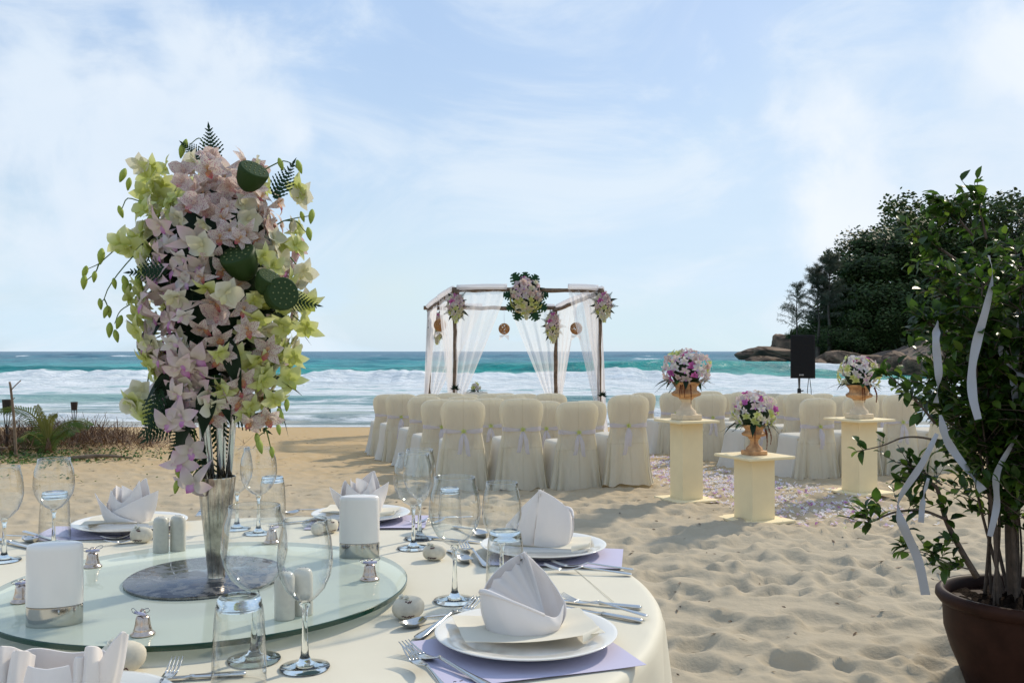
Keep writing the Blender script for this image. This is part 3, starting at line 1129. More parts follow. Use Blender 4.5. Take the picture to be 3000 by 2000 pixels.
def make_sash(seed):
    g = random.Random(seed + 9)
    mb = MB()
    n = 48
    rows = []
    zc = .585
    for k, dz in enumerate((-.022, -.008, .006, .02)):
        row = []
        for j in range(n):
            a = 2 * PI * j / n
            ca, sa = math.cos(a), math.sin(a)
            w = chair_half(zc) + .006
            x = w * math.copysign(abs(ca) ** .55, ca)
            y = (.036 + .008 + .002 * (k % 2)) * math.copysign(abs(sa) ** .55, sa)
            pinch = .45 + .55 * min(1, abs(x + .02) / .12) if sa < 0 else 1
            row.append((x, -.2235 + y, zc + dz * pinch - (.012 * (1 - (x / .2) ** 2) if sa < 0 else 0)))
        rows.append(row)
    mb.grid(rows, 0, None, closed=True)
    sash = mb.mesh('sash', sash_mat)
    tb = MB()
    tails = []
    kx = g.uniform(-.04, .05)
    for s in (-1, 1):
        dx = s * g.uniform(.015, .035) + g.choice((0, .03, -.02))
        L = g.uniform(.16, .30)
        pts = []
        for i in range(9):
            u = i / 8
            pts.append((kx + dx * u + s * .006 * math.sin(u * 5), -.272 - .018 * math.sin(u * PI) - .01 * u, zc - .015 - L * u))
        rows = []
        for i, p in enumerate(pts):
            w = .006 + .014 * min(1, i / 3)
            rows.append([(p[0] - w, p[1] + .003 * math.sin(i), p[2]), (p[0], p[1] - .004, p[2]), (p[0] + w, p[1] + .003 * math.cos(i), p[2])])
        tb.grid(rows)
    tails = tb.mesh('sash_tail', sash_mat)
    return sash, tails, kx, zc - .01


CH = []
for s in range(5):
    CH.append((make_cover(s), make_seat(s), make_sash(s)))
mb = MB()
mb.box((0, -.222, .64), (.34, .03, .36), bevel=.012)
PAD = mb.mesh('backrest', pad_mat)
mb = MB()
mb.box((0, .03, .435), (.38, .40, .05), bevel=.015)
SEATPAD = mb.mesh('seat', pad_mat)
mb = MB()
mb.tube([(0, 0, 0), (0, 0, .42)], .012, 8)
LEG = mb.mesh('leg', pole_metal)


def chair(x, y, rz, label, group, v):
    z = ground(x, y)
    t_ = thing('covered_chair', (x, y, z - .012), label, 'chair', rz, group)
    cov, seat, (sash, tails, kx, kz) = CH[v]
    inst('backrest_cover', cov, t_)
    inst('seat_cover', seat, t_)
    inst('backrest', PAD, t_)
    inst('seat', SEATPAD, t_)
    for lx in (-.17, .17):
        for ly in (-.19, .19):
            inst('leg', LEG, t_, Matrix.Translation((lx, ly + .01, 0)))
    s_ = inst('sash', sash, t_)
    inst('sash_tail', tails, s_)
    inst('sash_flower', BLOOM_FAR['lime'][v % 2], s_, frame((kx, -.275, kz), (0, -1, .2), s=.75))
    return t_


TH = R(17.0)
FWD = Vector((-math.sin(TH), math.cos(TH)))
ROWN = ['in the row by the pedestals', 'in the row second from the pedestals', 'in the middle row',
        'in the row second from the canopy', 'in the row by the canopy']
SEATN = ['at the aisle end', 'second from the aisle', 'third from the aisle', 'at the outer end']
rc = random.Random(21)
first_left = [(1352, 8.94), (1512, 8.98), (1668, 9.03), (1815, 9.08)]
for r_ in range(5):
    for k in range(4):
        xx, yy = first_left[k]
        p = Vector(((xx - 1500) / F_PX * yy, yy)) + FWD * (1.09 * r_)
        if r_:
            p += Vector((rc.uniform(-.05, .05), rc.uniform(-.04, .04)))
        chair(p.x, p.y, TH + R(rc.uniform(-6, 6) - (6 if r_ == 0 else 0)),
              'cream covered chair %s, %s, palm side' % (ROWN[r_], SEATN[3 - k]),
              'covered chairs across the aisle from the loudspeaker', rc.randrange(5))
RW = Vector((math.cos(TH), math.sin(TH)))
for r_ in range(5):
    for k in range(4):
        p = Vector((3.11, 9.75)) + FWD * (1.09 * r_) + RW * (.53 * k) + Vector((rc.uniform(-.03, .03), rc.uniform(-.04, .04)))
        chair(p.x, p.y, TH + R(rc.uniform(-7, 7)),
              'cream covered chair %s, %s, loudspeaker side' % (ROWN[r_], SEATN[k]),
              'covered chairs on the loudspeaker side', rc.randrange(5))

# ------------------------------------------------------------------ mixed flower arrangements
def arrangement(root, c, rx, ry, rz_, n, kinds, size, far=True, leaves=10, ferns=0, down=0.35, face=None, lf=None):
    """orchids over an ellipsoid, leaf fringe below; everything is a part of root"""
    g = random.Random(int(abs(c[0] * 977 + c[2] * 331)) + n)
    core = MB()
    core.lathe([(0, -.72 * rz_), (.5 * rx, -.5 * rz_), (.74 * rx, 0), (.5 * rx, .5 * rz_), (0, .72 * rz_)], 12, 0, (.018, .04, .014), sy=ry / rx)
    co_ = core.build('greenery', leaf_mat, root, True, True)
    co_.location = c
    ga = PI * (3 - math.sqrt(5))
    for i in range(n):
        zf = 1 - (1 + down) * (i + .5) / n
        a = i * ga + g.uniform(-.2, .2)
        rad = math.sqrt(max(0, 1 - zf * zf))
        d = Vector((rad * math.cos(a), rad * math.sin(a), zf))
        p = Vector(c) + Vector((d.x * rx, d.y * ry, d.z * rz_)) * g.uniform(.82, 1.06)
        nn = Vector((d.x / rx, d.y / ry, d.z / rz_)).normalized() + Vector((g.uniform(-.4, .4), g.uniform(-.4, .4), g.uniform(-.5, .1)))
        k = kinds(d, g)
        me_ = (BLOOM_FAR if far else BLOOM)[k]
        inst('orchid', g.choice(me_), root, frame(p, nn, (g.uniform(-.4, .4), g.uniform(-.4, .4), 1), size * g.uniform(.8, 1.15)))
    for i in range(leaves):
        a = 2 * PI * i / leaves + g.uniform(-.2, .2)
        d = Vector((math.cos(a), math.sin(a), g.uniform(-.5, .0)))
        p = Vector(c) + Vector((d.x * rx * .75, d.y * ry * .75, -rz_ * .42))
        x = d.normalized()
        zax = Vector((0, 0, 1)) - x * x.z
        M_ = frame(p, zax, Vector((0, 0, 1)).cross(x), 1)
        M_ = Matrix.Identity(4)
        zax.normalize()
        yax = zax.cross(x)
        s = (lf or 1.0) * g.uniform(.75, 1.15)
        for q in range(3):
            M_[q][0], M_[q][1], M_[q][2], M_[q][3] = x[q] * s, yax[q] * s, zax[q] * s, p[q]
        inst('fern' if i % 3 == 1 else 'leaf', FERN if i % 3 == 1 else g.choice(MIDLEAF + DARKLEAF[:1]), root, M_)


def pick(*kw):
    ks = [k for k, w in kw]
    ws = [w for k, w in kw]
    return lambda d, g: g.choices(ks, ws)[0]


# ------------------------------------------------------------------ flower pedestals with urns
def pedestal(bx, by, h, rz, side, label, ul, fl, urn_h, urn_r, fr, fh, kinds, tall):
    b = px(bx, by, 0.0)
    zg = ground(b.x, b.y)
    t_ = thing('flower_pedestal', (b.x, b.y, zg - .015), label, 'pedestal', rz, 'cream flower pedestals')
    H = h - zg + .015
    mb = MB()
    mb.box((0, 0, .022), (side, side, .02), bevel=.003)
    mb.build('base_plate', plinth_mat, t_, False)
    mb = MB()
    mb.box((0, 0, .032 + (H - .052) / 2), (side * .5, side * .5, H - .052), bevel=.002)
    mb.build('column', plinth_mat, t_, False)
    mb = MB()
    mb.box((0, 0, H - .01), (side, side, .02), bevel=.003)
    mb.build('top_plate', plinth_mat, t_, False)
    u = thing('flower_urn', (b.x, b.y, h), ul, 'urn', rz, 'terracotta urns on pedestals')
    s = urn_h
    mb = MB()
    q = urn_r * .98
    mb.box((0, 0, .022 * s / .3), (q * 1.45, q * 1.45, .044 * s / .3), bevel=.004)
    mb.lathe([(q * .66, .044 * s / .3), (q * .62, .07 * s / .3), (q * .36, .10 * s / .3), (q * .30, .135 * s / .3), (q * .34, .15 * s / .3), (q * .46, .165 * s / .3)], 32, 0,
             flute=(lambda r, z, a: r * (1 + .05 * math.cos(a * 14))) if not tall else None)
    mb.build('foot', urn_base_mat if tall else urn_mat, u, True, auto=40)
    mb = MB()
    z0 = .165 * s / .3
    top = urn_h
    mb.lathe([(q * .42, z0), (q * .48, z0 + .01), (q * .86, z0 + .028 * s / .3), (q * .93, z0 + .045 * s / .3), (q * .78, z0 + .062 * s / .3), (q * .70, z0 + .068 * s / .3)],
             48, 0, flute=lambda r, z, a: r * (1 + .045 * abs(math.sin(a * 11))))
    mb.build('bowl_ring', urn_mat, u, True, auto=50)
    mb = MB()
    mb.lathe([(q * .68, z0 + .066 * s / .3), (q * .66, z0 + .09 * s / .3), (q * .74, top - .03), (q * .88, top - .008), (q * .92, top), (q * .84, top + .002), (q * .7, top - .02)],
             48, 0, flute=lambda r, z, a: r * (1 + .03 * math.cos(a * 16)))
    mb.build('bowl', urn_mat, u, True, auto=50)
    f = thing('orchid_arrangement', (b.x, b.y, h + urn_h), fl, 'flowers', 0, 'orchid arrangements in urns')
    arrangement(f, (0, 0, fh * .30), fr, fr, fh * .62, 74, kinds, fr / .215 * 1.15, True, 16, 0, .45, lf=.9)
    g = random.Random(int(bx))
    for k in range(4):        # trailing amaranth strings and small hanging sprays
        a = g.uniform(-2.6, -.5)
        p0 = Vector((fr * .75 * math.cos(a), fr * .75 * math.sin(a), -.02))
        L = g.uniform(.08, .17)
        pts = [p0, p0 + Vector((.02 * math.cos(a), .02 * math.sin(a), -L * .5)), p0 + Vector((.015 * math.cos(a), .015 * math.sin(a), -L))]
        mb = MB()
        c = bez(pts, 12)
        mb.tube(c, [.006 * (1 - .7 * i / len(c)) * (1.3 if i % 2 else .8) for i in range(len(c))], 6, 0, (.20, .055, .02))
        mb.build('trailing_tassel', leaf_mat, f, True, True)
    return t_


pedestal(2011, 1463, .68, R(22), .40, 'tall cream pedestal at the aisle, topped by a pink orchid urn',
         'terracotta urn holding mostly pink and lilac orchids on tall pedestal', 'pink and lilac orchid dome with few green flowers, in urn',
         .32, .135, .195, .30, pick(('pink', 4), ('white', 4), ('magenta', 1.3), ('lime', 1.1), ('peach', .6)), True)
pedestal(2210, 1524, .49, R(25), .42, 'short cream pedestal standing before the two taller ones',
         'small fluted terracotta urn on the short pedestal', 'small orchid dome with lime band and deep magenta blooms on short pedestal',
         .225, .098, .155, .26, (lambda d, g: g.choices(['pink', 'white', 'magenta', 'lime', 'cream'], [3, 3, 2.2, .8, .6])[0] if d.z > .15 else g.choices(['lime', 'cream', 'magenta', 'white'], [4, 1, .8, 1])[0]), False)
pedestal(2518, 1441, .66, R(24), .43, 'tall cream pedestal in front of the chairs, beside the potted tree',
         'terracotta urn with white and lime orchids beside potted tree', 'white orchid dome with lime green sprays on both sides, in urn',
         .30, .125, .175, .28, (lambda d, g: g.choices(['lime', 'white', 'cream'], [5, 1, 1])[0] if abs(d.x) > .55 and d.z < .6 else g.choices(['white', 'pink', 'magenta', 'lime'], [6, 2, .8, .8])[0]), True)

# petals strewn along the aisle
g = np.random.default_rng(3)
N = 2900
tpar = g.random(N)
cen0, cen1 = np.array([2.55, 7.05]), np.array([1.05, 13.3])
side = g.normal(0, 1, N)
pos = cen0[None, :] + (cen1 - cen0)[None, :] * (tpar ** 1.15)[:, None]
wid = np.where(tpar < .3, .62, .50)
pos[:, 0] += np.clip(side, -1.9, 1.9) * wid * .62
pos[:, 1] += g.normal(0, .22, N)
keep = fbm(pos[:, 0] * 1.7, pos[:, 1] * 1.7, 3) + g.random(N) * .5 > .08
pos = pos[keep]
zs_ = sand_height(pos[:, 0], pos[:, 1])
mb = MB()
rp = random.Random(4)
for (x, y), z in zip(pos, zs_):
    base = rp.choices([(.80, .74, .82), (.84, .82, .78), (.74, .56, .76), (.46, .12, .44), (.64, .66, .30)], [5, 6, 2.4, .45, .4])[0]
    a0 = rp.uniform(0, 6.28)
    for k in range(rp.choice((2, 3, 4))):
        L, W = rp.uniform(.024, .040), rp.uniform(.009, .015)
        a, til = a0 + k * 1.5 + rp.uniform(-.4, .4), rp.uniform(.0, 1.0)
        ca, sa = math.cos(a), math.sin(a)
        tip = lerp(base, (.82, .76, .84), .5)
        up = L * math.sin(til)
        l = L * math.cos(til)
        pts = [(0, 0, 0), (l * .55, -W, up * .5 + .004), (l, 0, up), (l * .55, W, up * .5 + .004)]
        mb.add([(x + q[0] * ca - q[1] * sa, y + q[0] * sa + q[1] * ca, z + .006 + q[2]) for q in pts], [(0, 1, 2, 3)], 0, [base, base, tip, base])
o = mb.build('strewn_petals', petal_mat, None, True, True)
tag(o, 'carpet of white and lilac orchid petals strewn on the aisle', 'petals', kind='stuff')

# bits of dry leaf and twig lying on the sand
mb = MB()
rp = random.Random(14)
for i in range(1100):
    d = rp.uniform(2.8, 17)
    x, y = d * rp.uniform(-.62, .58), d
    z = ground(x, y)
    s = rp.uniform(.35, .85) * (1 + d * .07)
    a = rp.uniform(0, 6.28)
    L, W = .018 * s * rp.choice((1, 1, 2.2)), .006 * s
    ca, sa = math.cos(a), math.sin(a)
    c = rp.choice([(.05, .03, .02), (.09, .05, .03), (.14, .08, .04)])
    pts = [(-L, 0, .002), (0, -W, .006), (L, 0, .004), (0, W, .003)]
    mb.add([(x + q[0] * ca - q[1] * sa, y + q[0] * sa + q[1] * ca, z + q[2]) for q in pts], [(0, 1, 2, 3)], 0, c)
o = mb.build('leaf_litter', leaf_mat, None, True, True)
tag(o, 'scattered dark bits of dry leaf on the sand', 'leaf litter', kind='stuff')

# ------------------------------------------------------------------ wedding canopy
YN, YF = 15.9, 18.1
post_px = {'nl': (1333, YN), 'nr': (1757, YN), 'fl': (1257, YF), 'fr': (1628, YF)}
PT = {}
for k, (xx, yy) in post_px.items():
    PT[k] = Vector(((xx - 1500) / F_PX * yy, yy, 0))
ZB = {'n': CAM_Z + 172 / F_PX * YN, 'f': CAM_Z + 121 / F_PX * YF}
arch = thing('wedding_canopy', (PT['nl'].x, PT['nl'].y, ground(PT['nl'].x, PT['nl'].y)),
             'bare pole wedding canopy draped in white tulle at the shore', 'canopy')
org = arch.location


def part_from(mb, name, mats, root, **kw):
    """mesh given in world space, stored relative to its root"""
    o_ = root.location
    mb.v = [(p[0] - o_[0], p[1] - o_[1], p[2] - o_[2]) for p in mb.v]
    return mb.build(name, mats, root, **kw)


def rough_pole(p0, p1, r0, r1, seed, n=12):
    g_ = random.Random(seed)
    pts, rad = [], []
    p0, p1 = Vector(p0), Vector(p1)
    for i in range(n + 1):
        u = i / n
        p = p0.lerp(p1, u) + Vector((g_.uniform(-1, 1), g_.uniform(-1, 1), g_.uniform(-1, 1))) * r0 * .25
        pts.append(p)
        rad.append((r0 + (r1 - r0) * u) * g_.uniform(.88, 1.12))
    mb_ = MB()
    mb_.tube(pts, rad, 10)
    return mb_


for i, k in enumerate(('nl', 'nr', 'fl', 'fr')):
    p = PT[k]
    zb = ZB[k[0]]
    part_from(rough_pole((p.x, p.y, ground(p.x, p.y) - .25), (p.x, p.y, zb + .02), .042, .032, i), 'post', wood_pole, arch)


def beam_pts(a, b, ext):
    d = (b - a).normalized()
    return a - d * ext, b + d * ext


Pn = {k: Vector((PT[k].x, PT[k].y, ZB[k[0]])) for k in PT}
for i, (a, b, dz, ext) in enumerate((('nl', 'nr', .045, .06), ('fl', 'fr', .04, .1), ('nl', 'fl', .01, .12), ('nr', 'fr', .0, .12))):
    q0, q1 = beam_pts(Pn[a] + Vector((0, 0, dz)), Pn[b] + Vector((0, 0, dz)), ext)
    part_from(rough_pole(q0, q1, .040, .036, 20 + i), 'beam', wood_pole, arch)


def drape(name, label, top0, top1, tie, foot, dense=False, seed=0, flare=.14):
    """tulle hung along a beam edge, gathered towards a post and falling to the sand"""
    g_ = random.Random(seed)
    top0, top1, tie, foot = Vector(top0), Vector(top1), Vector(tie), Vector(foot)
    n, mrows = 46, 26
    ph = [g_.uniform(0, 6.28) for _ in range(4)]
    nrm = Vector((-(top1 - top0).y, (top1 - top0).x, 0))
    nrm = nrm.normalized() if nrm.length > 1e-6 else Vector((0, 1, 0))
    rows = []
    for i in range(mrows + 1):
        t_ = i / mrows
        row = []
        for j in range(n + 1):
            s = j / n
            a = top0.lerp(top1, s)
            zt = a.z + (tie.z - a.z) * min(1, t_ / .62)
            # gather: straight run from the beam to the tie point
            if t_ <= .62:
                u = t_ / .62
                hx = a.lerp(tie, u ** 1.05)
                spread = (1 - u) * 1.0
            else:
                u = (t_ - .62) / .38
                hx = tie.lerp(foot, u)
                spread = 0
                zt = tie.z + (foot.z - tie.z) * u
            width = .05 + flare * (max(0, t_ - .62) / .38) ** 1.3
            w = (s - .5) * 2 * width * (1 - spread)
            along_ = (top1 - top0).normalized()
            fold = (.012 + .02 * (1 - spread)) * math.sin(s * 21 + ph[0] + t_ * 2) + .007 * math.sin(s * 43 + ph[1])
            p = hx + along_ * w + nrm * fold
            p.z = zt
            row.append(tuple(p))
        rows.append(row)
    mb_ = MB()
    mb_.grid(rows)
    o_ = thing('tulle_drape', (foot.x, foot.y, foot.z), label, 'drape', 0, 'tulle drapes on the canopy')
    part_from(mb_, 'curtain', tulle_dense if dense else tulle_mat, o_)
    # the swag thrown over the beam
    mb_ = MB()
    sw_ = bez([top0 + Vector((0, 0, .05)), top0.lerp(top1, .5) + Vector((0, -.0, .058)), top1 + Vector((0, 0, .05))], 10)
    mb_.tube(sw_, .050, 10)
    part_from(mb_, 'beam_wrap', tulle_dense, o_)


def G(p, dz=0.0):
    return Vector((p.x, p.y, ground(p.x, p.y) + dz))


nl, nr, fl, fr_ = Pn['nl'], Pn['nr'], Pn['fl'], Pn['fr']
drape('d', 'tulle drape sweeping from the front beam to the post by the palm side', nl + Vector((.03, -.03, .03)), nl.lerp(nr, .36) + Vector((0, -.03, .05)), G(PT['nl'], .62) + Vector((.05, -.06, 0)), G(PT['nl'], .0) + Vector((.09, -.08, 0)), seed=1)
drape('d', 'tulle drape sweeping from the front beam to the post on the loudspeaker side', nr + Vector((-.03, -.03, .03)), nr.lerp(nl, .22) + Vector((0, -.03, .05)), G(PT['nr'], .62) + Vector((-.05, -.06, 0)), G(PT['nr'], .0) + Vector((-.06, -.08, 0)), seed=2)
drape('d', 'tulle drape gathered at the rear post standing alone on the sea side', fr_ + Vector((-.02, .04, .02)), fr_.lerp(fl, .36) + Vector((0, .04, .03)), G(PT['fr'], .55) + Vector((-.07, .03, 0)), G(PT['fr'], .0) + Vector((-.07, .03, 0)), seed=3)
drape('d', 'tulle drape gathered at the rear post farthest from the loudspeaker', fl + Vector((.02, .04, .02)), fl.lerp(fr_, .42) + Vector((0, .04, .03)), G(PT['fl'], .62) + Vector((.07, .03, 0)), G(PT['fl'], .0) + Vector((.1, .03, 0)), seed=4)
drape('d', 'tulle drape along the side beam over the rear left-hand post of canopy', fl + Vector((-.02, 0, .02)), fl.lerp(nl, .42) + Vector((-.02, 0, .04)), G(PT['fl'], .65) + Vector((-.05, -.05, 0)), G(PT['fl'], .0) + Vector((-.08, -.06, 0)), True, 5, .10)
drape('d', 'tulle drape along the side beam beside the front post by the palm', nl + Vector((-.04, .02, .02)), nl.lerp(fl, .5) + Vector((-.04, .02, .04)), G(PT['nl'], .62) + Vector((-.07, .05, 0)), G(PT['nl'], .0) + Vector((-.12, .05, 0)), False, 6, .12)
drape('d', 'tulle drape along the side beam behind the post nearest the loudspeaker', nr + Vector((.04, .02, .02)), nr.lerp(fr_, .42) + Vector((.04, .02, .04)), G(PT['nr'], .60) + Vector((.06, .05, 0)), G(PT['nr'], .0) + Vector((.08, .05, 0)), True, 7, .10)
drape('d', 'tulle drape along the side beam down to the lone rear post', fr_ + Vector((.04, -.02, .02)), fr_.lerp(nr, .5) + Vector((.04, 0, .04)), G(PT['fr'], .6) + Vector((.07, -.03, 0)), G(PT['fr'], .0) + Vector((.09, -.04, 0)), False, 8, .10)


def monstera_mesh():
    """heart-shaped blade, whole near the midrib and cut into fingers at the margin"""
    mb_ = MB()
    c, c2 = (.010, .042, .016), (.020, .070, .024)
    L, W = .30, .135
    n = 12
    wf = lambda u: W * max(0.0, math.sin(PI * min(1, .22 + .78 * u))) ** .62
    zf = lambda u, v: -.10 * u * u * L - .025 * v * v
    P_ = lambda u, v, s: (L * u + v * wf(u) * .30 - (.05 * v if u < .08 else 0), s * wf(u) * v, zf(u, v))
    for s in (-1, 1):
        for i in range(n):
            u0, u1 = i / n, (i + 1) / n
            mb_.add([P_(u0, 0, s), P_(u1, 0, s), P_(u1, .55, s), P_(u0, .55, s)], [(0, 1, 2, 3)], 0, c)
        for i in range(5):
            u0, u1 = i / 5 + .01, (i + .80) / 5
            um = (u0 + u1) / 2
            mb_.add([P_(u0, .55, s), P_(um, .55, s), P_(um, 1.04, s), P_(u0 + .02, .95, s)], [(0, 1, 2, 3)], 0, c2)
            mb_.add([P_(um, .55, s), P_(u1, .55, s), P_(u1 - .01, .95, s), P_(um, 1.04, s)], [(0, 1, 2, 3)], 0, c2)
    return mb_.mesh('monstera_leaf', leaf_mat, False, True)


MON = monstera_mesh()


def leaf_frame(p, x, n, s=1.0):
    x = Vector(x).normalized()
    z = Vector(n) - x * Vector(n).dot(x)
    z.normalize()
    y = z.cross(x)
    M_ = Matrix.Identity(4)
    for q in range(3):
        M_[q][0], M_[q][1], M_[q][2], M_[q][3] = x[q] * s, y[q] * s, z[q] * s, p[q]
    return M_


def canopy_spray(pxx, pyy, Y, rx, rz_, label, mon=False, n=60):
    p = pxy(pxx, pyy, Y)
    t_ = thing('orchid_spray', tuple(p), label, 'flowers', 0, 'orchid sprays tied to the canopy')
    kinds = (lambda d, g_: g_.choices(['pink', 'cream', 'white', 'peach', 'magenta'], [5, 2, 1, 2.5, .5])[0] if d.z > -.15 else g_.choices(['lime', 'cream', 'white'], [4, 3, 1])[0])
    arrangement(t_, (0, 0, 0), rx, rx * .7, rz_, n, kinds, 1.55, True, 0, down=.95)
    g_ = random.Random(int(pxx))
    for k in range(14 if not mon else 10):
        a = 2 * PI * k / 14
        d = Vector((math.cos(a), -.25, math.sin(a)))
        if k % 2:
            inst('leaf', g_.choice(DARKLEAF), t_, leaf_frame(Vector((d.x * rx * .7, .0, d.z * rz_ * .8)), d, (0, -1, .3), g_.uniform(.7, 1.1)))
        else:
            inst('fern', FERN, t_, leaf_frame(Vector((d.x * rx * .7, .0, d.z * rz_ * .75)), d, (0, -1, .3), g_.uniform(.6, .95)))
    if mon:
        for a in (5, 62, 92, 120, 175, 212, 245, 298, 330):
            d = Vector((math.cos(R(a)), -.12, math.sin(R(a))))
            inst('monstera_leaf', MON, t_, leaf_frame(Vector((d.x * rx * .62, .06, d.z * rz_ * .66)), d, (0, -1, .15), .84 + .1 * math.sin(a)))
    # a thinning tail of blooms below
    for k in range(9):
        u = k / 8
        inst('orchid', g_.choice(BLOOM_FAR[g_.choice(['lime', 'cream'])]), t_, frame((g_.uniform(-.5, .5) * rx * (1 - u), -.06, -rz_ * (.8 + .5 * u)), (g_.uniform(-.4, .4), -1, -.1), s=1.3 - .4 * u))


canopy_spray(1336, 897, YN - .08, .13, .21, 'orchid spray tied high on the front post above the palm')
canopy_spray(1541, 868, YN - .10, .27, .30, 'large orchid spray ringed by monstera leaves on front beam', True, 130)
canopy_spray(1768, 895, YN - .08, .13, .21, 'orchid spray tied to the post nearest the loudspeaker')
canopy_spray(1620, 955, YF - .08, .13, .25, 'orchid spray tied to the lone rear post')
canopy_spray(1281, 958, YF - .08, .09, .25, 'narrow orchid spray tied to the rear post beside a rattan ball')


def rattan_ball(pxx, pyy, Y, rad, hang, label):
    p = pxy(pxx, pyy, Y)
    t_ = thing('rattan_ball', tuple(p), label, 'ball', 0, 'rattan balls hanging in the canopy')
    g_ = random.Random(int(pxx) + 3)
    mb_ = MB()
    for k in range(26):
        ax = Vector((g_.gauss(0, 1), g_.gauss(0, 1), g_.gauss(0, 1))).normalized()
        u = ax.orthogonal().normalized()
        v = ax.cross(u)
        off = g_.uniform(-.6, .6)
        rr_ = math.sqrt(1 - off * off)
        pts = [(u * math.cos(2 * PI * i / 18) + v * math.sin(2 * PI * i / 18)) * rr_ * rad + ax * off * rad for i in range(19)]
        mb_.tube(pts, .006, 4)
    mb_.build('lattice', rattan, t_)
    mb_ = MB()
    mb_.tube([(0, 0, rad * .9), (0, 0, hang - p.z)], .003, 4)
    mb_.build('cord', sash_mat, t_)
    mb_ = MB()
    for s in (-1, 1):
        rows = []
        for i in range(7):
            u = i / 6
            rows.append([(s * .09 * u + .0, -.02 * math.sin(u * 3), -rad - .02 - .05 * u + q * .035 * (.4 + u)) for q in (-1, 0, 1)])
        mb_.grid(rows)
    mb_.build('bow', tulle_dense, t_)


rattan_ball(1289, 952, 17.3, .115, ZB['n'] - .1, 'rattan ball hanging beside the narrow orchid spray')
rattan_ball(1477, 963, 17.9, .105, ZB['f'], 'rattan ball hanging alone from the rear beam')
rattan_ball(1688, 962, 17.2, .11, ZB['f'] + .1, 'rattan ball hanging between the lone rear post and front post')

# posies low on the canopy: one on a small altar table, leaf ties on two posts
pt = pxy(1393, 1148, 16.6)
at_ = thing('altar_table', (pt.x, pt.y, ground(pt.x, pt.y)), 'small white covered altar table behind the chairs', 'table')
mb = MB()
hz = pt.z - at_.location.z
mb.lathe([(.27, 0), (.24, hz * .5), (.22, hz - .01), (.215, hz)], 28, flute=lambda r, z, a: r * (1 + .05 * math.sin(a * 11) * (1 - z / hz)))
mb.build('cover', seat_mat, at_)
f = thing('flower_posy', tuple(pt), 'small white and green posy standing on the altar table', 'flowers')
arrangement(f, (0, 0, .07), .06, .06, .08, 12, pick(('white', 2), ('cream', 2), ('lime', 1)), 1.1, True, 10)
for k, yy in (('nl', 1138), ('nr', 1158)):
    p = pxy(post_px[k][0] + (0 if k == 'nl' else 8), yy, YN - .12)
    t_ = thing('leaf_tieback', tuple(p), 'dark leaf cluster tied low on the %s canopy post' % ('palm-side front' if k == 'nl' else 'loudspeaker-side front'), 'leaves', 0, 'leaf clusters on the canopy posts')
    for q in range(9):
        a = R(-20 + 26 * q)
        inst('leaf', DARKLEAF[q % 2], t_, leaf_frame((0, 0, 0), (math.cos(a), -.5, math.sin(a)), (0, -1, .5), .6))

# ------------------------------------------------------------------ loudspeaker
Ys = 13.6
c = pxy(2351, 1044, Ys)
bot = pxy(2351, 1107, Ys).z
gz = ground(c.x, Ys + .05)
st = thing('speaker_stand', (c.x, Ys + .16, gz), 'metal pole speaker stand rising behind the chairs', 'speaker stand')
mb = MB()
mb.tube([(0, 0, .25), (0, 0, bot - gz + .06)], .018, 12)
mb.build('pole', pole_metal, st)
mb = MB()
mb.lathe([(.024, 0), (.028, .01), (.028, .10), (.024, .11)], 12, off=(0, 0, bot - gz - .27))
mb.tube([(.02, 0, bot - gz - .2), (.06, -.02, bot - gz - .19)], .008, 6)
mb.build('collar', black_box, st)
for k in range(3):
    a = 2 * PI * k / 3 + .4
    mb = MB()
    mb.tube([(0, 0, .72), (.42 * math.cos(a), .42 * math.sin(a), .012)], .012, 8)
    mb.tube([(0, 0, .30), (.22 * math.cos(a), .22 * math.sin(a), .38)], .008, 6)
    mb.build('leg', black_box, st)
sp_ = thing('loudspeaker', (c.x, Ys, bot), 'black box loudspeaker mounted on a pole against the headland', 'loudspeaker', R(-16))
W_, H_, D_ = .345, .635, .33
mb = MB()
mb.grid([[(-W_ / 2, -D_ / 2, 0), (W_ / 2, -D_ / 2, 0), (W_ / 2 * .8, D_ / 2, .0), (-W_ / 2 * .8, D_ / 2, .0)],
         [(-W_ / 2, -D_ / 2, H_), (W_ / 2, -D_ / 2, H_), (W_ / 2 * .8, D_ / 2, H_), (-W_ / 2 * .8, D_ / 2, H_)]], closed=True, cap0=True, cap1=True)
cab = mb.build('cabinet', black_box, sp_, False)
mb = MB()
mb.box((0, -D_ / 2 - .006, H_ / 2), (W_ - .03, .016, H_ - .03), bevel=.005)
mb.build('grille', black_grille, sp_, False)
mb = MB()
mb.box((-.02, -D_ / 2 - .016, .05), (.062, .006, .02), bevel=.002)
bd = mb.build('badge', badge_mat, sp_, False)
cu = bpy.data.curves.new('badge_text', 'FONT')
cu.body = 'QSC'
cu.size = .02
cu.extrude = .0008
cu.align_x = 'CENTER'
cu.align_y = 'CENTER'
dgo = bpy.data.objects.new('tmp_text', cu)
COL.objects.link(dgo)
bpy.context.view_layer.update()
tme = bpy.data.meshes.new_from_object(dgo.evaluated_get(bpy.context.evaluated_depsgraph_get()))
bpy.data.objects.remove(dgo)
tme.materials.clear()
tme.materials.append(black_box)
inst('lettering', tme, bd, Matrix.Translation((-.02, -D_ / 2 - .0205, .05)) @ Matrix.Rotation(PI / 2, 4, 'X'))
mb = MB()
mb.box((W_ / 2 - .012, .02, H_ * .55), (.01, .12, .10), bevel=.004)
mb.build('side_handle', pole_metal, sp_, False)
for k, dx in enumerate((.085, .10)):
    mb = MB()
    mb.tube(bez([(dx, -.02, .01), (dx + .02 * (1 if k else -1), -.03, -.25), (dx - .01, .0, -.6), (.06, .05, gz - bot + .03)], 14), .005, 6)
    o = mb.build('cable', black_box, sp_)
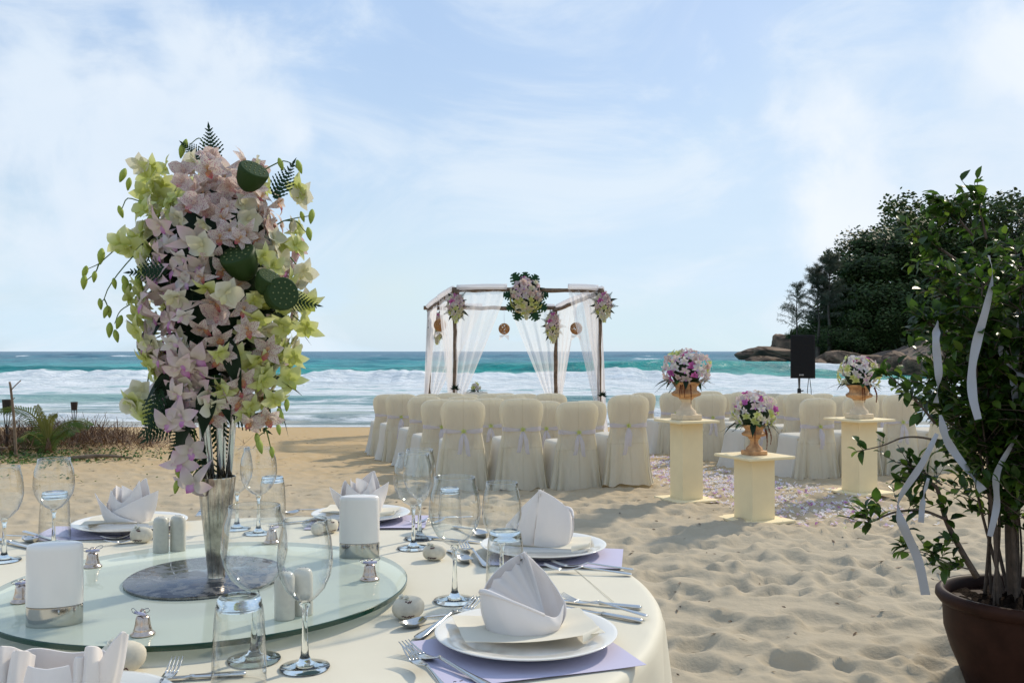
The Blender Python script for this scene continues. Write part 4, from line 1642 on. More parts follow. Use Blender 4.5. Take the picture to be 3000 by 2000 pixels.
# ------------------------------------------------------------------ the banquet table
ZC, ZG = .757, .785
TC = Vector((-.628, 1.90))
TR = .925
tb = thing('round_table', (TC.x, TC.y, 0), 'round banquet table hidden under the cream cloth', 'table')
mb = MB()
mb.lathe([(TR - .012, .715), (TR - .008, .72), (TR - .008, .745), (TR - .014, .7525), (0, .7525)], 64)
mb.build('tabletop', driftwood, tb, True, auto=40)
for k in range(4):
    a = PI / 4 + k * PI / 2
    mb = MB()
    mb.tube([(.55 * math.cos(a), .55 * math.sin(a), ground(TC.x + .55 * math.cos(a), TC.y + .55 * math.sin(a)) - .01), (.55 * math.cos(a), .55 * math.sin(a), .72)], .02, 10)
    mb.build('leg', pole_metal, tb)

nth = 420
th = np.linspace(0, 2 * PI, nth, endpoint=False)
prof = [(0.0, 0), (.15, 0), (.3, 0), (.45, 0), (.6, 0), (.72, 0), (.80, 0), (.86, 0), (.89, 0), (TR - .022, 0), (TR - .012, -.001), (TR - .004, -.005), (TR + .001, -.012), (TR + .003, -.022)]
drop = [.04, .07, .11, .16, .22, .29, .37, .46, .55, .64, .71, .735]
rows_, cols_ = [], []
fold = (np.cos(th * 17 + 1.2 * np.sin(th * 3)) * .6 + np.cos(th * 29 + 2) * .35 + np.cos(th * 11 + .6) * .5)
fold = np.where(fold > 0, fold ** 1.25, -np.abs(fold) ** .8)
for r_, dz in prof:
    z = np.full(nth, ZC + dz)
    x, y = r_ * np.cos(th), r_ * np.sin(th)
    if dz == 0 and r_ > .1:
        z = z + (fbm((x + 3) * 2.2, (y + 3) * 2.2, 3)) * .0022
    rows_.append(np.stack([x, y, z], -1))
for d in drop:
    amp = .045 * (d / .735) ** .75
    r_ = TR + .003 + .028 * (d / .735) + amp * fold
    rows_.append(np.stack([r_ * np.cos(th), r_ * np.sin(th), np.full(nth, ZC - .0 - d)], -1))
V = np.concatenate(rows_).reshape(-1, 3)
# pressed fold lines of the laundered cloth
cr0 = px(1668, 1655, ZC).xy - TC
cr1 = px(1900, 1850, ZC).xy - TC
dv = (cr1 - cr0).normalized()
for off_, dir_ in ((cr0, dv), (px(570, 1990, ZC).xy - TC, Vector((.35, 1)).normalized())):
    dist = (V[:, 0] - off_.x) * (-dir_.y) + (V[:, 1] - off_.y) * dir_.x
    V[:, 2] += np.where(V[:, 2] > ZC - .004, .0014 * np.exp(-(dist / .012) ** 2), 0)
me = np_mesh('tablecloth', V, grid_quads(len(rows_), nth, True), cloth_cream)
o = inst('tablecloth', me)
o.location = (TC.x, TC.y, 0)
tag(o, 'cream linen cloth draped over the round banquet table to the sand', 'tablecloth')
mb = MB()
for off_, dir_, t0, t1 in ((cr0, dv, -.05, .33),):
    pts = [(off_.x + dir_.x * q, off_.y + dir_.y * q, 0) for q in np.linspace(t0, t1, 40)]
    pts = [(p[0], p[1], ZC + .0016) for p in pts if math.hypot(p[0], p[1]) < TR - .02]
    mb.tube(pts, .0007, 4)
mb.build('pressed_crease', cloth_cream, o)

# ---- glass turntable
ts = thing('glass_turntable', (TC.x, TC.y, ZC + .001), 'round pale green glass turntable in the middle of the table', 'turntable')
GR = .41
mb = MB()
mb.lathe([(.10, .0), (.10, .013), (.085, .0168), (0, .0168)], 40)
mb.build('swivel_base', chrome, ts, True, auto=40)
mb = MB()
zt = ZG - ZC - .001
n = 160
ring = lambda r_, z: [(r_ * math.cos(2 * PI * j / n), r_ * math.sin(2 * PI * j / n), z) for j in range(n)]
mb.add([(0, 0, zt)] + ring(GR - .0015, zt), [(0, 1 + j, 1 + (j + 1) % n) for j in range(n)], 0)
mb.grid([ring(GR - .0015, zt), ring(GR, zt - .0012), ring(GR, zt - .009), ring(GR - .0015, zt - .010)], 1, closed=True)
mb.build('glass_disc', [turn_glass, turn_edge], ts, True, auto=30)
gz_ = ZG + .0002


# ---- wine glasses and tumblers
def wine_meshes(h, d, foot, rim):
    """bowl wall, then stem + foot as solid glass"""
    rb = d / 2
    hs = h * .44
    mb_ = MB()
    H = h - hs
    prof_ = [(.004, hs), (.012, hs + .003), (rb * .45, hs + H * .07), (rb * .72, hs + H * .17), (rb * .92, hs + H * .32), (rb, hs + H * .47), (rb * .985, hs + H * .62), (rb * .93, hs + H * .78), (rb * rim + .001, hs + H * .92), (rb * rim, h - .001), (rb * rim - .0008, h), (rb * rim - .0014, h - .001), (rb * rim - .001, hs + H * .92)]
    mb_.shell(prof_, 48)
    bowl = mb_.mesh('bowl', glass_wall)
    mb_ = MB()
    f_ = foot / 2
    mb_.lathe([(0, .0), (f_ * .985, .0), (f_, .0012), (f_ * .985, .0022), (f_ * .55, .0045), (f_ * .26, .010), (.0062, .020), (.0046, .045), (.0040, hs * .7), (.0046, hs - .012), (.0085, hs - .002), (.007, hs + .002), (0, hs + .003)], 40)
    stem = mb_.mesh('stem', glass_solid)
    return bowl, stem


RED = wine_meshes(.246, .104, .084, .78)
WHT = wine_meshes(.226, .084, .076, .80)


def wine(xp, yp, kind, label, s=1.0, group='wine glasses on the table'):
    p = px(xp, yp, ZC)
    t_ = thing('wine_glass', (p.x, p.y, ZC + .0015), label, 'wine glass', random.uniform(0, 6), group, s)
    b_, s_ = RED if kind == 'r' else WHT
    inst('bowl', b_, t_)
    inst('stem', s_, t_)
    return t_


mb = MB()
mb.shell([(.0385, 0.0008), (.039, .0002), (.0395, .0012), (.039, .03), (.0375, .07), (.0355, .10), (.0335, .115), (.030, .121)], 48)
TUM_WALL = mb.mesh('wall', glass_wall)
mb = MB()
mb.lathe([(0, .111), (.0315, .111), (.0325, .114), (.0322, .122), (.0300, .1285), (.0245, .1295), (.022, .1275), (0, .1272)], 40)
TUM_BASE = mb.mesh('base', glass_solid)


def tumbler(xp, yp, label, s=1.0):
    p = px(xp, yp, ZC)
    t_ = thing('tumbler', (p.x, p.y, ZC + .0015), label, 'tumbler', 0, 'upturned tumblers on the table', s)
    inst('wall', TUM_WALL, t_)
    inst('base', TUM_BASE, t_)


wine(12, 1643, 'w', 'white wine glass at the far rim beside the crossed knives', 1.0)
wine(157, 1612, 'r', 'large wine glass behind the white oval holder, by the rose napkin', .94)
tumbler(160, 1583, 'upturned tumbler behind the wine glass at the rose napkin', 1.0)
wine(757, 1563, 'r', 'large wine glass behind the turntable, right of the vase', .96)
wine(694, 1550, 'w', 'white wine glass partly hidden behind the vase', 1.02)
tumbler(798, 1523, 'upturned tumbler at the far rim beside the spoons', 1.0)
wine(744, 1934, 'r', 'large wine glass in front of the vase plate', 1.02)
wine(893, 1957, 'w', 'white wine glass in front of the second pair of shakers', 1.04)
tumbler(700, 2008, 'upturned tumbler in front of the turntable edge', 1.03)
wine(1211, 1606, 'r', 'large wine glass between the oval holder and the chairs', .98)
wine(1229, 1578, 'w', 'white wine glass just behind another near the forks', 1.06)
wine(1332, 1760, 'r', 'large wine glass beside the favour stone and turntable edge', 1.01)
wine(1470, 1728, 'w', 'white wine glass behind the upturned tumbler and fan napkin', 1.0)
tumbler(1480, 1745, 'upturned tumbler just behind the fan folded napkin', 1.03)
tumbler(1318, 1543, 'upturned tumbler seen through the large wine glass bowl', .86)


# ---- oval napkin holders (ceramic sleeve on chrome base)
def holder(xp, yp, rz, label):
    p = px(xp, yp, gz_)
    t_ = thing('oval_holder', (p.x, p.y, gz_), label, 'holder', rz, 'white oval holders on the turntable')
    sy = .56
    mb_ = MB()
    mb_.lathe([(.0455, 0), (.046, .002), (.046, .031), (.0455, .0335)], 48, sy=sy)
    mb_.build('chrome_base', chrome, t_, True, auto=40)
    mb_ = MB()
    mb_.lathe([(.0462, .0345), (.0465, .036), (.0458, .13), (.0448, .1365), (.0425, .1395), (.036, .1412), (0, .1420)], 48, sy=sy)
    mb_.build('ceramic_sleeve', ceramic_white, t_, True, auto=60)
    mb_ = MB()
    mb_.lathe([(.0012, 0), (.0018, .002), (.0016, .007), (.0, .008)], 8, off=(.012, -.0255, .022))
    mb_.build('catch', chrome, t_)


holder(160, 1826, R(14), 'white oval ceramic holder beside two small bells')
holder(1053, 1630, R(6), 'white oval ceramic holder in front of the rose napkin plate')


def shaker(xp, yp, label):
    p = px(xp, yp, gz_)
    t_ = thing('shaker', (p.x, p.y, gz_), label, 'shaker', 0, 'salt and pepper shakers')
    mb_ = MB()
    mb_.lathe([(.0175, 0), (.0182, .002), (.0182, .06), (.0178, .072), (.0155, .0795), (.011, .083), (.004, .0845), (0, .0845)], 32, sx=1.0, sy=.82)
    mb_.build('body', ceramic_grey, t_)
    mb_ = MB()
    for k in range(3):
        mb_.lathe([(.0012, .0), (.0012, .0006), (0, .0006)], 6, off=(.005 * (k - 1), 0, .0843))
    mb_.build('holes', ink_dark, t_)


shaker(471, 1617, 'grey shaker of the far pair, next to the favour stone')
shaker(521, 1612, 'grey shaker of the far pair, next to the vase')
shaker(834, 1812, 'grey shaker of the near pair, closest to the turntable rim')
shaker(887, 1799, 'grey shaker of the near pair, behind its partner')


# ---- little bells with paper scrolls
def bell_mesh():
    mb_ = MB()
    mb_.lathe([(0, .0015), (.0150, .0015), (.0195, .0), (.0202, .002), (.0185, .0042), (.0160, .0058), (.0148, .0085), (.0150, .0095), (.0138, .012), (.0122, .020), (.0112, .028), (.0098, .0315), (.006, .033), (0, .0335)], 36)
    return mb_.mesh('bell_body', bell_metal)


BELL = bell_mesh()
mb = MB()
mb.tube([(.0055 * math.cos(a), 0, .0375 + .0055 * math.sin(a)) for a in np.linspace(0, 2 * PI, 13)], .0013, 5)
BELL_LOOP = mb.mesh('loop', bell_metal)
mb = MB()
mb.tube([(-.013, -.004, .0365), (.015, -.009, .038)], .0028, 8)
SCROLL = mb.mesh('paper_scroll', paper_lilac)
mb = MB()
mb.tube(bez([(.0, -.006, .038), (.012, -.006, .046), (.021, -.004, .047), (.018, -.005, .041), (0, -.007, .038), (-.012, -.008, .044), (-.02, -.006, .041), (-.012, -.008, .036), (0, -.007, .037)], 40), .0007, 4)
BOW = mb.mesh('wire_bow', wire_metal)


def bell(xp, yp, rz, label, s=1.0):
    p = px(xp, yp, gz_)
    t_ = thing('small_bell', (p.x, p.y, gz_), label, 'bell', rz, 'small bells on the turntable', s)
    inst('bell_body', BELL, t_)
    inst('loop', BELL_LOOP, t_)
    inst('paper_scroll', SCROLL, t_)
    inst('wire_bow', BOW, t_)


bell(271, 1660, .3, 'small bell at the far rim of the glass, by the oval holder')
bell(64, 1762, .8, 'small bell half hidden behind the oval holder')
bell(418, 1858, -.5, 'small bell on the near rim of the turntable')
bell(1083, 1697, .1, 'small bell near the turntable rim below the far oval holder')
bell(796, 1589, 1.2, 'small bell behind the metal vase plate')


# ---- painted favour stones
def stone_mesh(seed):
    g_ = np.random.default_rng(seed)
    mb_ = MB()
    rows = []
    for i in range(13):
        v = -PI / 2 + PI * i / 12
        row = []
        for j in range(24):
            a = 2 * PI * j / 24
            rr_ = math.cos(v) ** .85
            k = 1 + .05 * math.sin(a * 2 + seed) + .03 * math.sin(a * 3 + v * 2)
            row.append((.030 * rr_ * math.cos(a) * k, .022 * rr_ * math.sin(a) * k, .0215 + .0215 * math.copysign(abs(math.sin(v)) ** .9, math.sin(v))))
        rows.append(row)
    mb_.grid(rows, closed=True)
    return mb_.mesh('stone_body', pebble_mat)


STONES = [stone_mesh(k) for k in range(3)]


def scribble(seed, x0, y, z, w, h, n):
    g_ = random.Random(seed)
    mb_ = MB()
    for k in range(n):
        xa = x0 + w * k / n
        pts = [(xa + w / n * .8 * u / 4, y(xa) if callable(y) else y, z + g_.uniform(0, 1) * h) for u in range(5)]
        mb_.tube(pts, .0006, 4)
    return mb_


def favour(xp, yp, rz, label, s=1.0, marks='front', v=0):
    p = px(xp, yp, ZC)
    t_ = thing('favour_stone', (p.x, p.y, ZC - .0005), label, 'stone', rz, 'favour stones at the settings', s)
    b_ = inst('stone_body', STONES[v % 3], t_)
    mb_ = MB()
    yy = lambda x, z: -.0222 * math.sqrt(max(.02, 1 - (x / .031) ** 2 - ((z - .0215) / .0225) ** 2)) - .0007
    g_ = random.Random(int(xp))
    for (x0, z0, n_, w_) in ((-.012, .008, 5, .024), (-.006, .034, 3, .013)):
        for k in range(n_):
            xa = x0 + w_ * k / n_
            pts = []
            for u in range(5):
                xx = xa + w_ / n_ * .75 * u / 4
                z_ = z0 + g_.choice((0, .0035, .0018, .003))
                pts.append((xx, yy(xx, z_), z_))
            mb_.tube(pts, .0009, 4)
    mb_.build('painted_marks', ink_mat, b_)
    for k in range(2):
        r0 = MB()
        for q in range(7):
            a = 2 * PI * q / 7 + k
            petal(r0, .0055, .003, a, .9 + .5 * (q % 2), .5, .5, (.74, .72, .62), (.80, .78, .70), nu=3)
        o_ = r0.build('paper_rose', petal_mat, t_, True, True)
        o_.location = (-.012 + .009 * k, -.004 - .004 * k, .0405 - .001 * k)
        o_.rotation_euler = (.5, -.3, 0)
    o_ = inst('leaf', MIDLEAF[0], t_, leaf_frame((-.008, -.008, .041), (.8, -.5, -.15), (0, -.3, 1), .16))


favour(1196, 1812, R(8), 'favour stone with red writing beside the soup spoon', 1.02, v=0)
favour(1272, 1640, R(-10), 'favour stone beside two wine glasses at the turntable', .92, v=1)
favour(934, 1566, R(70), 'favour stone standing on end among the far spoons', .85, v=2)
favour(966, 1560, R(40), 'favour stone with shell flowers behind the oval holder', .9, v=0)
favour(414, 1589, R(-6), 'favour stone with white flowers beside the far shakers', .98, v=1)
favour(358, 1968, R(12), 'favour stone peeping out behind the near napkin', 1.15, v=2)


# ---- cutlery
def sweep_flat(mb_, path, widths, thick):
    rows = []
    n_ = len(path)
    for i, (x, z) in enumerate(path):
        w, t_ = widths[i] / 2, thick[i] / 2
        rows.append([(x, -w, z), (x, -w * .6, z + t_), (x, 0, z + t_ * 1.2), (x, w * .6, z + t_), (x, w, z), (x, w * .6, z - t_), (x, 0, z - t_), (x, -w * .6, z - t_)])
    mb_.grid(rows, closed=True, cap0=True, cap1=True)


def handle_mesh(L, z1):
    """from the butt at x=0 to the neck at x=L"""
    us = [0, .02, .06, .15, .3, .45, .6, .75, .88, 1]
    path = [(L * u, .003 + (z1 - .003) * max(0, u - .35) ** 1.6 / .65 ** 1.6 + .004 * math.sin(PI * u)) for u in us]
    w = [.008, .015, .019, .019, .015, .011, .0085, .007, .0065, .007]
    t_ = [.002, .003, .0032, .0032, .0034, .0036, .0038, .004, .0038, .003]
    mb_ = MB()
    sweep_flat(mb_, path, w, t_)
    return mb_.mesh('handle', steel)


FH = handle_mesh(.128, .015)


def fork_head():
    mb_ = MB()
    x0 = .125
    us = [0, .1, .25, .4, .5, .55]
    path = [(x0 + .055 * u / .55, .015 - .010 * math.sin(PI * min(1, u / .55) * .55)) for u in us]
    sweep_flat(mb_, path, [.007, .012, .021, .0235, .0235, .023], [.003, .0024, .002, .0018, .0018, .0018])
    xe, ze = path[-1]
    for k in range(4):
        y = (-1.5 + k) * .0063
        pts = [(xe - .002 + .046 * u, y, ze + .012 * u ** 1.5) for u in np.linspace(0, 1, 6)]
        mb_.tube(pts, [.0021, .0021, .002, .0018, .0015, .0008], 6, flat=.55)
    return mb_.mesh('tines', steel)


def spoon_head():
    mb_ = MB()
    rows_a, rows_b = [], []
    x0, L, W = .125, .068, .021
    for i in range(13):
        u = i / 12
        w = W * (math.sin(PI * min(1, .06 + .94 * u ** .85)) ** .62) + .0005
        rim = .015 - .006 * math.sin(PI * u) + .002 * u
        dep = .011 * math.sin(PI * min(1, u * 1.0)) ** .7
        ra, rb_ = [], []
        for j in range(9):
            v = -1 + j / 4
            ra.append((x0 + L * u, w * v, rim - dep * (1 - v * v)))
            rb_.append((x0 + L * u, w * v, rim - dep * (1 - v * v) - .0014))
        rows_a.append(ra)
        rows_b.append(list(reversed(rb_)))
    mb_.grid(rows_a)
    mb_.grid(rows_b)
    for i in range(12):
        for s in (0, 8):
            a, b_ = rows_a[i][s], rows_a[i + 1][s]
            c_, d_ = rows_b[i + 1][8 - s], rows_b[i][8 - s]
            mb_.add([a, b_, c_, d_], [(0, 1, 2, 3) if s == 0 else (3, 2, 1, 0)])
    return mb_.mesh('bowl', steel)


def knife_meshes():
    mb_ = MB()
    us = [0, .03, .1, .5, .9, 1.0]
    rows = []
    for u, w, t_ in zip(us, [.010, .0145, .016, .0145, .0125, .0135], [.006, .0085, .009, .008, .007, .008]):
        rows.append([(.098 * u, w / 2 * math.cos(2 * PI * k / 12), .0048 + t_ / 2 * math.sin(2 * PI * k / 12)) for k in range(12)])
    mb_.grid(rows, closed=True, cap0=True, cap1=True)
    h_ = mb_.mesh('handle', steel)
    mb_ = MB()
    sweep_flat(mb_, [(.096, .0048), (.10, .0048), (.108, .0045), (.16, .0042), (.20, .004), (.222, .004), (.229, .004)],
               [.010, .009, .014, .018, .018, .013, .004], [.006, .004, .0026, .0022, .002, .0016, .001])
    return h_, mb_.mesh('blade', steel)


FT, SB = fork_head(), spoon_head()
KH, KB = knife_meshes()


def utensil(kind, tip, butt, label, lift=0.0, tilt=0.0, roll=0.0):
    """laid on the cloth between two photo points: working end, handle end"""
    a, b_ = px(*tip, ZC), px(*butt, ZC)
    d = (a - b_)
    full = {'fork': .228, 'spoon': .193, 'knife': .229}[kind]
    L = max(.15, min(.25, d.length))
    d.normalize()
    ang = math.atan2(d.y, d.x)
    name = {'fork': 'fork', 'spoon': 'spoon', 'knife': 'knife'}[kind]
    o0 = a - d * full * min(1.08, max(.85, L / full))
    t_ = thing(name, (o0.x, o0.y, ZC + .0012 + lift), label, kind, ang, 'cutlery at the settings')
    s = min(1.08, max(.85, L / full))
    t_.scale = (s, s, s)
    t_.rotation_euler = (roll, -tilt, ang)
    if kind == 'fork':
        inst('handle', FH, t_)
        inst('tines', FT, t_)
    elif kind == 'spoon':
        inst('handle', FH, t_)
        inst('bowl', SB, t_)
    else:
        inst('handle', KH, t_)
        inst('blade', KB, t_)
    return t_


utensil('fork', (1178, 1906), (1440, 2020), 'fork beside the near fan napkin plate, the farther of two')
utensil('fork', (1190, 1935), (1330, 2060), 'fork crossing the lilac paper corner, the nearer of two', .004, .03)
utensil('spoon', (1168, 1846), (1366, 1800), 'soup spoon beside the favour stone with red writing')
utensil('fork', (1404, 1772), (1208, 1884), 'fork lying half under the rim of the fan napkin plate', .0)
utensil('knife', (1600, 1758), (1880, 1786), 'knife behind the fan napkin, the farther of two')
utensil('fork', (1640, 1768), (1868, 1810), 'fork lying between the two knives at fan napkin', .004, .012)
utensil('knife', (1618, 1776), (1882, 1826), 'knife under the rim of fan napkin plate, the nearer of two')
utensil('fork', (1588, 1676), (1852, 1686), 'fork below the lilac paper, nearest the table edge', .0, .02)
utensil('fork', (1612, 1660), (1858, 1672), 'fork below the lilac paper, beside another fork', .0, .0)
utensil('fork', (1352, 1600), (1432, 1668), 'fork pointing to the chairs beside the upturned tumbler')
utensil('spoon', (1378, 1656), (1318, 1618), 'spoon beside the favour stone and wine glasses')
utensil('spoon', (1432, 1580), (1330, 1545), 'spoon at the far left of the faceted napkin plate')
utensil('knife', (1410, 1592), (1300, 1582), 'knife beside the faceted napkin plate')
utensil('fork', (1186, 1540), (1300, 1522), 'fork right of the far rose napkin plate, with wine glass')
utensil('fork', (1236, 1540), (1360, 1520), 'fork right of the far rose napkin plate, outer one')
utensil('spoon', (826, 1512), (930, 1498), 'spoon left of the plate behind the oval holder')
utensil('knife', (786, 1540), (916, 1528), 'knife left of the plate behind the oval holder')
utensil('fork', (880, 1548), (975, 1535), 'fork beside the favour stone standing on end')
utensil('fork', (578, 1524), (590, 1500), 'fork lying just left of the vase at far rim')
utensil('fork', (292, 1588), (420, 1570), 'fork in front of the rose napkin plate, near stone')
utensil('fork', (302, 1600), (440, 1582), 'fork in front of the rose napkin plate, nearer the bell')
utensil('knife', (110, 1612), (-30, 1580), 'knife at the table rim beside the far wine glass')
utensil('spoon', (108, 1592), (20, 1572), 'spoon at the table rim under the far wine glass')
utensil('knife', (170, 1588), (70, 1562), 'knife behind the upturned tumbler at rose napkin')
utensil('knife', (330, 2004), (545, 1991), 'knife beside the near napkin with upright ears')
utensil('fork', (522, 1978), (460, 2060), 'fork crossing the knife near the upturned tumbler', .006, .05)


# ---- plates, papers and folded napkins
def plate_mesh():
    mb_ = MB()
    mb_.lathe([(0, .0045), (.10, .0045), (.108, .007), (.118, .0145), (.150, .0205), (.156, .0215), (.1572, .0205), (.155, .0185), (.120, .0105), (.105, .002), (.098, .0), (0, .0015)], 72)
    return mb_.mesh('plate', porcelain)


PLATE = plate_mesh()


def sheet(w, h, seed, curl=.004, thick=.0004, nx=14, ny=10):
    g_ = np.random.default_rng(seed)
    k = g_.uniform(0, 6, 4)
    rows = []
    for i in range(ny + 1):
        v = i / ny - .5
        row = []
        for j in range(nx + 1):
            u = j / nx - .5
            e = max(0, max(abs(u), abs(v)) * 2 - .55)
            row.append((u * w, v * h, curl * e * (1 + .7 * math.sin(u * 5 + k[0])) + curl * .2 * math.sin(v * 7 + k[1]) ** 2))
        rows.append(row)
    mb_ = MB()
    mb_.grid(rows)
    mb_.grid([[(p[0], p[1], p[2] - thick) for p in reversed(r_)] for r_ in rows])
    return mb_


def loft(bot, top, bulge=.006, n_=22, m_=9, thick=.0022, centre=(0, 0, .04)):
    """cloth panel between a lower and an upper curve, with thickness"""
    A_, B_ = bez(bot, n_), bez(top, n_)
    k = min(len(A_), len(B_))
    ia = [int(round(j * (len(A_) - 1) / (k - 1))) for j in range(k)]
    ib = [int(round(j * (len(B_) - 1) / (k - 1))) for j in range(k)]
    rows, ins = [], []
    cv = Vector(centre)
    for i in range(m_ + 1):
        t_ = i / m_
        r_, q_ = [], []
        for j in range(k):
            p = A_[ia[j]].lerp(B_[ib[j]], t_)
            out_ = Vector((p.x - cv.x, p.y - cv.y, 0))
            out_ = out_.normalized() if out_.length > 1e-6 else Vector((0, -1, 0))
            p = p + out_ * bulge * math.sin(PI * t_) + out_ * .0005 * math.sin(j * .9 + t_ * 4)
            r_.append(tuple(p))
            q_.append(tuple(p - out_ * thick))
        rows.append(r_)
        ins.append(q_)
    mb_ = MB()
    mb_.grid(rows)
    mb_.grid(list(reversed(ins)))
    mb_.grid([rows[-1], [((p[0] + q[0]) / 2, (p[1] + q[1]) / 2, p[2] + thick * .5) for p, q in zip(rows[-1], ins[-1])], ins[-1]])
    return mb_


def napkin_fan():
    """pleats fanning up out of a wrapped collar"""
    parts = []
    parts.append(loft([(-.070, .012, 0), (-.064, -.022, 0), (-.035, -.043, 0), (.0, -.050, 0), (.036, -.044, 0), (.062, -.022, 0), (.066, .0, 0)],
                      [(-.080, .014, .060), (-.078, -.022, .073), (-.050, -.046, .070), (-.010, -.054, .055), (.036, -.047, .035), (.060, -.028, .026), (.076, -.004, .042)], .004, 40))
    lip = MB()
    lip.tube(bez([(-.079, .010, .060), (-.080, -.014, .072), (-.070, -.034, .076), (-.046, -.047, .070), (-.008, -.054, .056), (.034, -.047, .036)], 24), [.0028 + .0022 * math.sin(PI * min(1, i / 14)) for i in range(25)][:len(bez([(0, 0, 0)] * 6, 24))], 7)
    parts[0].add(lip.v, lip.f)
    # layered pleats: (tip x, tip z) read along the crest
    tips = [(-.070, .074), (-.056, .093), (-.034, .105), (-.014, .115), (.000, .123), (-.006, .131), (.008, .132)]
    conv = Vector((.044, -.014, .012))
    mb_ = MB()
    K = 10
    cols_ = []
    for i, (tx, tz) in enumerate(tips):
        y0 = -.020 + .0098 * i
        nx_ = tips[min(i + 1, len(tips) - 1)]
        cols_.append((Vector((tx, y0, tz)), 1.0))
        if i < len(tips) - 1:
            cols_.append((Vector(((tx * .35 + nx_[0] * .65), y0 + .017, (tz * .35 + nx_[1] * .65) - .010)), .98))
    rows = []
    for q in range(K + 1):
        u = q / K
        row = []
        for j, (tp_, _) in enumerate(cols_):
            base_ = conv + Vector((-.010 * (1 - j / len(cols_)), .010 * j / len(cols_) * 2.4, 0))
            p = base_.lerp(tp_, u)
            p.x -= .010 * math.sin(PI * u) * (1 - j / len(cols_))
            p.z += .012 * math.sin(PI * u)
            row.append(tuple(p))
        rows.append(row)
    back = [[(p[0] + .0006, p[1] + .0018, p[2]) for p in r_] for r_ in rows]
    mb_.grid(rows)
    mb_.grid([list(reversed(r_)) for r_ in back])
    mb_.grid([rows[-1], [(p[0], p[1] + .001, p[2] + .0012) for p in rows[-1]], back[-1]])
    parts.append(mb_)
    # broad rear panel coming down on the low side
    parts.append(loft([(.020, .030, .0), (.045, .030, 0), (.062, .018, 0), (.070, .0, 0), (.062, -.018, 0)],
                      [(.004, .040, .132), (.026, .040, .112), (.048, .034, .090), (.064, .022, .068), (.079, .0, .046)], .008, 26))
    parts.append(loft([(-.070, .012, 0), (-.060, .030, 0), (-.025, .042, 0), (.020, .038, 0)],
                      [(-.076, .014, .062), (-.062, .032, .085), (-.030, .044, .112), (.006, .044, .132)], .004, 26))
    return parts


def napkin_rose():
    """lily fold: crossed front flaps with tips turned out, rolled heart"""
    P_ = []
    P_.append(loft([(-.058, .012, 0), (-.052, -.020, 0), (-.012, -.044, 0), (.042, -.037, 0)], [(-.094, .004, .078), (-.060, -.024, .054), (-.012, -.047, .026), (.044, -.040, .005)], .004))
    P_.append(loft([(-.022, -.036, 0), (.020, -.036, 0), (.054, -.020, 0), (.062, .014, 0)], [(-.028, -.037, .032), (.010, -.036, .050), (.046, -.018, .068), (.086, .006, .085)], .004))
    P_.append(loft([(-.058, .010, 0), (-.050, .030, 0), (-.020, .042, 0), (.010, .045, 0)], [(-.062, .010, .050), (-.046, .026, .092), (-.028, .034, .072), (.0, .042, .070)], .004))
    P_.append(loft([(.062, .012, 0), (.050, .030, 0), (.020, .042, 0), (-.010, .045, 0)], [(.064, .010, .055), (.050, .020, .104), (.040, .026, .116), (.0, .042, .084)], .004))
    P_.append(loft([(-.046, -.010, 0), (-.020, -.029, 0), (.012, -.029, 0)], [(-.044, -.008, .088), (-.020, -.024, .064), (.014, -.027, .044)], .004))
    P_.append(loft([(-.016, -.027, 0), (.020, -.026, 0), (.046, -.006, 0)], [(-.022, -.028, .042), (.012, -.020, .070), (.036, -.002, .114)], .004))
    mb_ = MB()
    rows = []
    for i in range(9):
        t_ = i / 8
        row = []
        for j in range(61):
            s = j / 60
            a = s * R(500) + 1.0
            rr_ = .010 + .022 * s
            top = .090 + .010 * math.sin(s * 8) - .012 * math.sin(a)
            row.append((rr_ * math.cos(a), .004 + rr_ * math.sin(a) * .9, top * t_))
        rows.append(row)
    mb_.grid(rows)
    P_.append(mb_)
    return P_


def napkin_ears():
    """fold with paired upright loops either side of a plain panel"""
    P_ = []
    P_.append(loft([(-.034, -.020, 0), (0, -.026, 0), (.034, -.020, 0)], [(-.028, -.022, .066), (0, -.028, .064), (.028, -.022, .067)], .004))
    for x0, top, lean in ((-.058, .094, -.004), (-.046, .088, .004), (.036, .080, .004), (.046, .094, .008)):
        P_.append(loft([(x0 - .012, -.016, 0), (x0, -.034, 0), (x0 + .012, -.016, 0), (x0 + .010, .01, 0)],
                       [(x0 - .010 + lean, -.012, top * .86), (x0 + lean, -.030, top), (x0 + .009 + lean, -.016, top * .95), (x0 + .012, .008, top * .8)], .003))
    P_.append(loft([(.040, -.014, 0), (.060, -.008, 0), (.066, .02, 0)], [(.052, -.016, .050), (.088, -.012, .104), (.096, .002, .100)], .003))
    P_.append(loft([(-.066, -.004, 0), (-.050, .03, 0), (.0, .045, 0), (.05, .03, 0), (.066, .0, 0)], [(-.07, -.004, .06), (-.05, .032, .072), (0, .046, .062), (.05, .032, .07), (.07, .0, .06)], .003))
    return P_


FAN = [p.mesh('fold', napkin_mat) for p in napkin_fan()]
ROSE = [p.mesh('fold', napkin_mat) for p in napkin_rose()]
EARS = [p.mesh('fold', napkin_mat) for p in napkin_ears()]
for me_ in FAN + ROSE + EARS:
    me_.name = 'fold'
FAN_N = ['collar', 'pleat_fan', 'side_panel', 'back_wrap']


